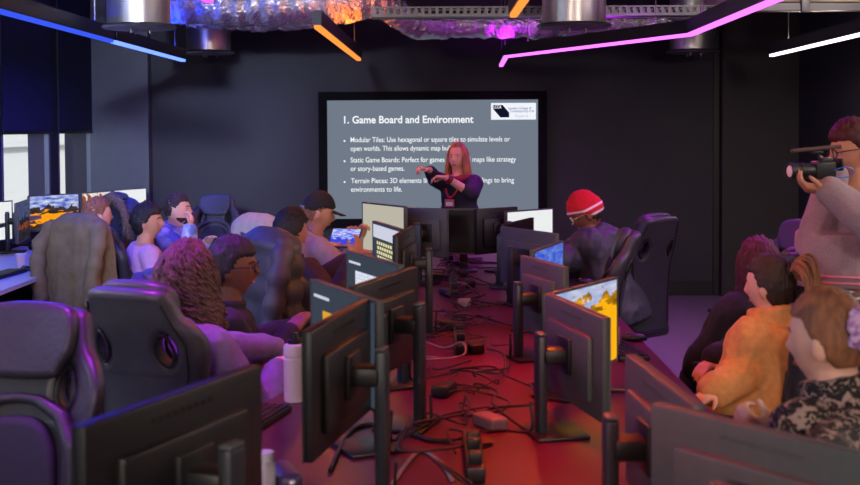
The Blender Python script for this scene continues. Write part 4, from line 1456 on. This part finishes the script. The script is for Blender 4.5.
# ------------------------------------------------------------------ coats hung over chair backs
def drape(px, py, d, yaw, label, m, w=.50, dep=.16, drop=.62, name='draped_jacket', quilt=0.0, folds=.012, sleeves=True, seed=0, collar=True, fur=None, chair_lab=None, csc=.9):
    top = at(px, py, d)
    a = R(yaw)
    e = empty(name, (top.x, top.y, 0), a, label, 'jacket')
    rnd = random.Random(seed)
    ph = [rnd.uniform(0, 6.28) for _ in range(6)]
    rings = []
    n = 72; k = 46
    for j in range(k + 1):
        t = j / k
        z = top.z - drop * t
        sh = smooth01(-.02, .16, t)
        aa = (w / 2) * (.52 + .48 * sh ** .8) * (1 + .06 * t); bb = dep / 2 * (.25 + .75 * smooth01(-.02, .10, t)) * (1 + .25 * t)
        if j == 0: aa *= .8; bb *= .5
        q = 1.0
        if quilt: q = 1 + quilt * (abs(math.sin(t * drop / .062 * PI * .5)) - .5)
        ring = []
        for i in range(n):
            th = 2 * PI * i / n
            c_, s_ = math.cos(th), math.sin(th)
            x = aa * math.copysign(abs(c_) ** .75, c_); y = bb * math.copysign(abs(s_) ** .75, s_)
            f = folds * (t ** .7) * (1.2 - 2.2 * abs(math.sin(3.5 * th + ph[0] + 1.2 * t)) + .8 * math.sin(9 * th + ph[1] - 2 * t) + .5 * math.sin(15 * th + ph[2]))
            nz = noise.noise(V((x * 9 + seed, y * 9, z * 7))) * .012
            r_ = (1 + (f + nz) / max(.05, math.hypot(x, y))) * q
            ring.append(V((x * r_, y * r_, z + .015 * math.sin(3 * th + ph[3]) * t)))
        rings.append(ring)
    MB().loft(rings).build('jacket_body', m, e, angle=180)
    if sleeves:
        for s in (-1, 1):
            pts = [V((s * w * .40, -dep * .1, top.z - .07)), V((s * w * .52, -dep * .45, top.z - .20)), V((s * w * .50, -dep * .62, top.z - .40)), V((s * w * .46, -dep * .6, top.z - .58))]
            path = catmull(pts, 6, closed=False)
            rad = [.052 + .008 * math.sin(i * 1.7 + seed) * (1 + 2 * quilt) for i in range(len(path))]
            mb = MB().tube(path, rad, 16)
            for v in mb.v: v += V((noise.noise(v * 16) * .012, noise.noise(v * 16 + V((3, 3, 3))) * .012, 0))
            mb.build('sleeve', m, e, angle=180)
    if collar:
        pts = [V((w * .20 * math.cos(t), -.02 - .045 * math.sin(t), top.z - .005 + .02 * math.sin(t))) for t in [k_ * PI / 10 for k_ in range(11)]]
        MB().tube(pts, [.02] + [.028] * 9 + [.02], 8).build('collar', m, e, angle=180)
    if fur:
        fm = MB()
        base = [V((.02 + w * .42 * math.cos(t), -dep * .5 - .02 * math.sin(t), top.z - .19 + .20 * math.sin(t))) for t in [-.9 + k_ * .22 for k_ in range(19)]]
        for p in base:
            for _ in range(26):
                dd = V((rnd.gauss(0, 1), rnd.gauss(0, 1), rnd.gauss(0, 1))).normalized()
                fm.tube([p, p + dd * .03, p + dd * .05 + V((0, 0, -.012))], [.006, .005, .002], 4)
        fm.tube(base, .03, 10)
        fm.build('fur_trim', fur, e, angle=180)
    if chair_lab:
        f = V((-math.sin(a), math.cos(a), 0)) * .345 * csc
        c = chair(top.x + f.x, top.y + f.y, a, chair_lab, 'B', csc)
        lim = top.z - .10
        c.scale = (csc, csc, min(csc, lim / 1.26))
    return e


OLIVE = mat('olive_canvas', (122, 106, 76), .75, var=.18, vscale=14, bump=.2, bscale=40)
PUFF = mat('grey_puffer', (74, 72, 74), .5, var=.12, vscale=10, bump=.15, bscale=30)
CREAMC = mat('cream_wool', (186, 168, 156), .9, var=.1, vscale=30)
PARKA = mat('navy_parka', (38, 48, 84), .6, var=.15, vscale=12)
FUR = mat('grey_brown_fur', (104, 88, 80), .9, var=.35, vscale=60)
drape(79, 213, 7.75, -28, 'olive canvas jacket hung over a chair back by the window desk', OLIVE, w=.47, dep=.21, drop=.72, folds=.030, seed=4, collar=False, chair_lab='gaming chair under the olive canvas jacket')
drape(124, 197, 8.7, -40, 'navy parka with grey brown fur hood trim on a chair, left of pink top', PARKA, w=.34, dep=.2, drop=.66, seed=8, fur=FUR, sleeves=False, chair_lab='gaming chair under the navy fur trimmed parka')
drape(270, 227, 6.0, -52, 'grey quilted puffer coat hung over a chair back behind the person with glasses', PUFF, w=.46, dep=.20, drop=.70, quilt=.09, folds=.014, seed=15, collar=False, chair_lab='gaming chair under the grey puffer coat')
drape(258, 213, 7.3, -45, 'cream coat hung over a chair back, behind the grey puffer coat', CREAMC, w=.44, dep=.18, drop=.62, folds=.012, seed=22, collar=False, sleeves=False, chair_lab='gaming chair under the cream coat')

# ------------------------------------------------------------------ window desk
DX0, DX1, DY0, DY1 = WL + .02, -2.58, 5.6, 11.7
wd = empty('window_desk', ((DX0 + DX1) / 2, (DY0 + DY1) / 2, 0), 0, 'pale desk running along the windows on the left', 'desk')
MB().box((0, 0, .735), (DX1 - DX0, DY1 - DY0, .03), r=.003).build('desktop', M['whitedesk'], wd, smooth=False)
for y in (-2.95, 0, 2.95):
    MB().box((0, y, .36), (DX1 - DX0 - .1, .03, .72)).build('panel_leg', M['black'], wd, smooth=False)
MB().box((-.3, 0, .5), (.02, DY1 - DY0 - .1, .4)).build('modesty_panel', M['black'], wd, smooth=False)
G = 'monitors on the window desk'
place_monitor((-44, 204), (8, 200.5), RZ, 'white lit monitor cut by the left edge of the photo, window desk', 'white', False, group=G)
place_monitor((-3.165, 9.0, RZ), (-3.25, 9.5, RZ), RZ, 'dim monitor seen nearly edge on, left of the bright lava landscape', 'lava_dim', False, group=G)
place_monitor((30, 195.5), (76, 193), RZ, 'monitor with bright mountain and orange lava wallpaper on the window desk', 'lava', False, group=G, w=.50)
place_monitor((80, 193), (110, 190.5), RZ, 'monitor with orange and white picture behind the short haired person', 'orange', False, group=G, w=.42)
place_monitor((112, 190), (146, 187.5), RZ, 'plain white lit monitor at the far end of the window desk', 'white', False, group=G, w=.46)
p = atz(21.5, 267, .75)
c = empty('paper_cup', (p.x, p.y, .75), 0, 'pale pink paper cup standing on the window desk', 'cup')
MB().lathe([(.026, 0), (.037, .088)], n=24).build('cup_wall', mat('pink_paper', (226, 196, 200), .6), c)
MB().lathe([(.034, .087), (.040, .088), (.040, .094), (.0, .094)], n=24).build('lid', M['white'], c)


def keyboard(p, rz, label, z=.75, m='black'):
    e = empty('keyboard', (p.x, p.y, z), rz, label, 'keyboard', 'keyboards')
    MB().box((0, 0, .010), (.42, .13, .018), r=.005).build('case', M[m], e)
    kb = MB()
    for r_ in range(5):
        for q in range(14): kb.box((-.19 + q * .029, -.048 + r_ * .024, .022), (.024, .019, .008))
    kb.build('keys', M['mondark'], e, smooth=False)
    return e


def mouse(p, rz, label, z=.75, m='black'):
    e = empty('computer_mouse', (p.x, p.y, z), rz, label, 'mouse', 'computer mice')
    MB().sphere((0, 0, .014), 1, fn=lambda x, y, w: V((x * .031, y * .056, w * .022 if w > 0 else w * .013)), nu=18, nv=12).build('shell', M[m], e)
    MB().lathe([(0, -.004), (.008, -.004), (.008, .004), (0, .004)], c=(0, .03, .031), M=roty(PI / 2), n=12).build('scroll_wheel', M['cablegrey'], e)
    return e


keyboard(atz(4, 276, .75), R(85), 'black keyboard on the window desk beside the paper cup')
mouse(atz(27, 271, .75), R(70), 'dark mouse on the window desk before the paper cup')
# headphones lying on the window desk
p = atz(20, 251, .75)
e = empty('headphones', (p.x, p.y, .75), .6, 'black headphones lying on the window desk under the lava screens', 'headphones')
MB().tube([(.09 * math.cos(t), .09 * math.sin(t), .03 + .01 * math.sin(t)) for t in [k * PI / 12 for k in range(13)]], .009, 8).build('headband', M['black'], e)
for s in (-1, 1): MB().lathe([(0, -.018), (.036, -.018), (.042, 0), (.036, .018), (0, .018)], c=(s * .09, 0, .042), M=roty(PI / 2), n=18).build('ear_cup', M['black'], e)

# ------------------------------------------------------------------ things on the long table
p = atz(295, 401, .75)
b = empty('water_bottle', (p.x, p.y, .75), .4, 'white water bottle with black cap on the table beside the dark monitor back', 'bottle')
MB().lathe([(.034, 0), (.038, .004), (.038, .150), (.036, .153), (.036, .158), (.0385, .162), (.0385, .190), (.036, .198), (.022, .203)], n=32).build('bottle_body', mat('white_bottle', (226, 208, 216), .45), b, angle=30)
MB().lathe([(.024, .200), (.025, .215), (.014, .219), (.012, .240), (0, .241)], n=24).build('cap', M['black'], b)
mk = MB()
for k in range(7): mk.box((.026, -.0285, .05 + k * .013), (.012, .001, .0016), M=rotz(0))
mk = MB()
for k in range(7):
    pts = [(.0386 * math.cos(t), .0386 * math.sin(t), .045 + k * .014) for t in (-1.35, -1.25, -1.15, -1.05)]
    mk.tube(pts, .0009, 4)
mk.build('scale_marks', M['cablegrey'], b, smooth=False)
p = atz(266, 492, .75)
b = empty('small_bottle', (p.x, p.y, .75), 0, 'small translucent bottle with white cap behind the nearest monitor on the left', 'bottle')
MB().lathe([(.024, 0), (.026, .003), (.026, .075), (.020, .084)], n=24).build('bottle_body', mat('milky_plastic', (170, 160, 166), .3), b)
MB().lathe([(.022, .083), (.023, .105), (.020, .108), (0, .108)], n=24).build('cap', M['white'], b)
p = atz(285, 484, .75)
e = empty('glasses_case', (p.x, p.y, .75), R(20), 'dark purple case lying on the table beside the small bottle', 'case')
MB().box((0, .0, .024), (.065, .17, .046), r=.02, seg=4).build('case_shell', mat('dark_purple_case', (60, 48, 78), .4), e)
MB().sphere((0, -.085, .026), (.009, .006, .009)).build('clasp', M['steel'], e)
# red gleam on the nearest monitor, modelled as solid red ellipsoids
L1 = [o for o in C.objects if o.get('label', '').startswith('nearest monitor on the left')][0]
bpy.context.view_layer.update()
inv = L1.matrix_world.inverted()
redp = mat('red_glow_paint', (230, 20, 34), .35)  # solid colour standing in for red light on the monitor back
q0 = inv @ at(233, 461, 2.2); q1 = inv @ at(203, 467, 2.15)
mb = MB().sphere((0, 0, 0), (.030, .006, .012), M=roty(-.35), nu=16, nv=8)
mk = mb.build('red_glow_mark', redp, L1, loc=(q0.x, .055, q0.z)); mk['label'] = 'red glow on the back, built as a solid mark'
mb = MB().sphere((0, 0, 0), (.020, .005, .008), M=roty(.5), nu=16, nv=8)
mk2 = mb.build('red_glow_mark', redp, L1, loc=(q1.x, .055, q1.z)); mk2['label'] = 'smaller red glow on the back, built as a solid mark'

for px, py, rz, lb in ((620, 352, 8, 'black keyboard under the yellow picture monitor on the right'), (566, 286, 10, 'black keyboard behind the blue game monitor'),
                       (334, 274, -12, 'black keyboard before the person in dark brown jacket'), (250, 425, -14, 'black keyboard before the curly haired person')):
    keyboard(atz(px, py, .75), R(90 + rz), lb)
mouse(atz(634, 341, .75), R(95), 'purple lit mouse at the right table edge behind the red edged monitor')
mouse(atz(585, 284, .75), R(95), 'small mouse at the right table edge near the beanie wearer')
p = atz(613, 350, .75)
e = empty('drinking_glass', (p.x, p.y, .75), 0, 'pale amber drinking glass beside the yellow picture monitor', 'glass')
MB().lathe([(.024, 0), (.028, .006), (.031, .10), (.0285, .10), (.026, .010), (0, .008)], n=24).build('glass_wall', mat('amber_plastic', (226, 176, 140), .15, trans=.5), e)

# tablet held by the cap wearer
p = at(345, 238, 7.3)
e = empty('tablet', p, R(-20), 'tablet showing a colourful game held by the person in black cap', 'tablet')
tm = rotx(R(-38))
MB().box((0, 0, 0), (.20, .010, .14), M=tm, r=.004).build('tablet_shell', M['black'], e)
MB().box(tm @ V((0, -.006, 0)), (.185, .002, .125), M=tm).build('screen', wallpaper('game_screen', (40, 70, 230), (220, 225, 250), (220, 120, 90), (60, 70, 220), 1.0, 9.0, .9, .45), e, smooth=False)

# ------------------------------------------------------------------ video camera
p = at(810, 171, 4.74)
e = empty('video_camera', p, R(106), 'black video camera with large lens and boom microphone held by the filming person', 'camera')
e.scale = (.82, .82, .82)
# local +Y is the lens direction
ly = rotx(-PI / 2)
MB().lathe([(.030, -.02), (.036, .0), (.036, .03), (.040, .034), (.040, .062), (.036, .066), (.037, .085), (.041, .09), (.041, .118), (.034, .119), (.033, .112), (0, .110)], n=32, M=ly).build('lens', M['black'], e, angle=30)
fr_ = MB().lathe([(0, 0), (.022, -.003), (.0325, -.009)], n=28, M=ly, c=(0, .118, 0)).build('front_element', mat('coated_glass', (226, 226, 236), .12), e)
fr_['label'] = 'pale reflecting front lens'
bd_ = MB(); bd_.box((0, -.07, .002), (.075, .11, .085), r=.01, seg=3); bd_.box((0, -.085, .05), (.05, .06, .03), r=.008, seg=2)
bd_.build('camera_body', M['black'], e)
MB().box((.048, -.07, -.005), (.025, .09, .075), r=.012, seg=3).build('grip', M['leather'], e)
MB().box((-.01, -.15, .03), (.08, .012, .06), r=.004).build('flip_screen', M['black'], e)
h = MB(); h.tube([(0, -.05, .06), (0, -.045, .085)], .009, 10); h.box((0, -.04, .09), (.03, .05, .012), r=.003)
h.build('microphone_mount', M['black'], e)
MB().tube([(0, -.17, .118), (0, .10, .098)], .0095, 12).build('microphone', mat('brown_grey_foam', (90, 70, 66), .8), e)
MB().tube(catmull([V(q) for q in [(-.03, -.10, .0), (-.06, -.16, .02), (-.05, -.21, .0), (-.02, -.20, -.03), (-.01, -.13, -.03)]], 6, closed=False), .003, 6).build('cable', mat('blue_cable', (70, 120, 220), .5), e)

# ------------------------------------------------------------------ cables, power bricks and strips along the table middle
rnd = random.Random(21)


def cable(pts, r, label, m='cable', grp='cables tangled along the table middle'):
    path = catmull([V(q) for q in pts], 8, closed=False)
    o = MB().tube(path, r, 6).build('cable', M[m], angle=180)
    return tag(o, label, 'cable', grp)


CL = 'thin dark cable in the tangle along the middle of the table'
mons = [o for o in C.objects if o.get('group') == 'monitors on the long table']
for i, mo in enumerate(mons):
    a = mo.location; rz = mo.rotation_euler.z
    back = V((math.sin(rz), -math.cos(rz), 0))
    s = V((a.x, a.y, .765)) + back * .06
    for k in range(2):
        ye = a.y + rnd.uniform(-.5, .6)
        ye = max(2.4, min(8.6, ye))
        en = V((TX + rnd.uniform(-.06, .06), ye, .765))
        mid = [s.lerp(en, t) + V((rnd.uniform(-.10, .10), rnd.uniform(-.16, .16), rnd.uniform(0, .03))) for t in (.3, .55, .8)]
        for q in mid: q.z = max(.762, q.z)
        cable([s + V((0, 0, .09)), s] + mid + [en], .0045 if k else .0035, CL)
for i in range(17):
    y = 3.9 + i * .29
    x = TX + rnd.uniform(-.09, .09)
    pts = []
    r0 = rnd.uniform(.035, .085)
    a0 = rnd.uniform(0, 6.28)
    for k in range(9):
        a = a0 + k * .85
        pts.append((x + r0 * math.cos(a) * (1 + .06 * k), y + r0 * 1.3 * math.sin(a) + k * .02, .760 + .008 * k * rnd.random()))
    cable(pts, rnd.choice([.003, .004]), CL, 'cablegrey' if i % 7 == 3 else 'cable')
cable([atz(330, 470, .757), atz(352, 430, .757), atz(385, 425, .757), atz(430, 440, .757), atz(462, 438, .765)], .007, 'thick cable curving from the dark monitor base to the power strip', 'cable')
cable([atz(392, 484, .757), atz(418, 452, .757), atz(440, 462, .757), atz(452, 480, .757)], .006, 'pale grey cable loop on the table near the bottom edge of the photo', 'cablegrey')
cable([atz(575, 402, .757), atz(592, 392, .757), atz(612, 390, .757), atz(645, 392, .757)], .006, 'grey cable at the right behind the red edged monitor', 'cablegrey')
STP = ['nearest black power strip at the bottom of the table middle', 'second black power strip along the table middle', 'third black power strip along the table middle', 'farthest black power strip along the table middle']
for i, (py, l_) in enumerate(((462, .42), (345, .5), (290, .6), (262, .6))):
    p = atz(435 + (py - 128) * TX / .95, py, .75)
    e = empty('power_strip', (p.x, p.y, .75), 0, STP[i], 'power strip', 'power strips')
    MB().box((0, 0, .022), (.052, l_, .042), r=.006).build('housing', M['black'], e)
    for k in range(int(l_ / .07)):
        pl = MB(); pl.box((0, -l_ / 2 + .05 + k * .07, .058), (.036, .036, .034), r=.006)
        if (i + k) % 3 != 1: pl.build('plug', M['black'], e)
PB = [(490, 428, 30), (444, 395, -20), (474, 352, 15), (452, 330, 40), (464, 307, -10), (448, 296, 25), (470, 287, 0), (440, 280, 60), (462, 276, 10), (455, 266, 35), (474, 262, 80), (448, 258, 0)]
pale = mat('grey_adapter', (120, 116, 122), .35)
for i, (px, py, rz) in enumerate(PB):
    p = atz(px, py, .75)
    z = .75
    e = empty('power_adapter', (p.x, p.y, z), R(rz), ['power adapter lying among the cables on the table middle', 'grey topped power adapter beside the nearest power strip'][i == 0], 'power adapter', 'power adapters' if i else None)
    MB().box((0, 0, .022), (.062, .12, .040), r=.009, seg=3).build('brick', pale if i in (0, 4, 10) else M['black'], e)
    MB().tube([(0, .06, .02), (.01, .11, .015), (.03, .15, .008)], .005, 6).build('lead', M['cable'], e)
# ------------------------------------------------------------------ view
S.view_settings.view_transform = 'Standard'
S.view_settings.look = 'None'
S.view_settings.gamma = 1.0
S.view_settings.use_curve_mapping = False
S.view_settings.exposure = 0.0
S.cycles.use_denoising = True
S.cycles.max_bounces = 6
S.cycles.sample_clamp_indirect = 4.0
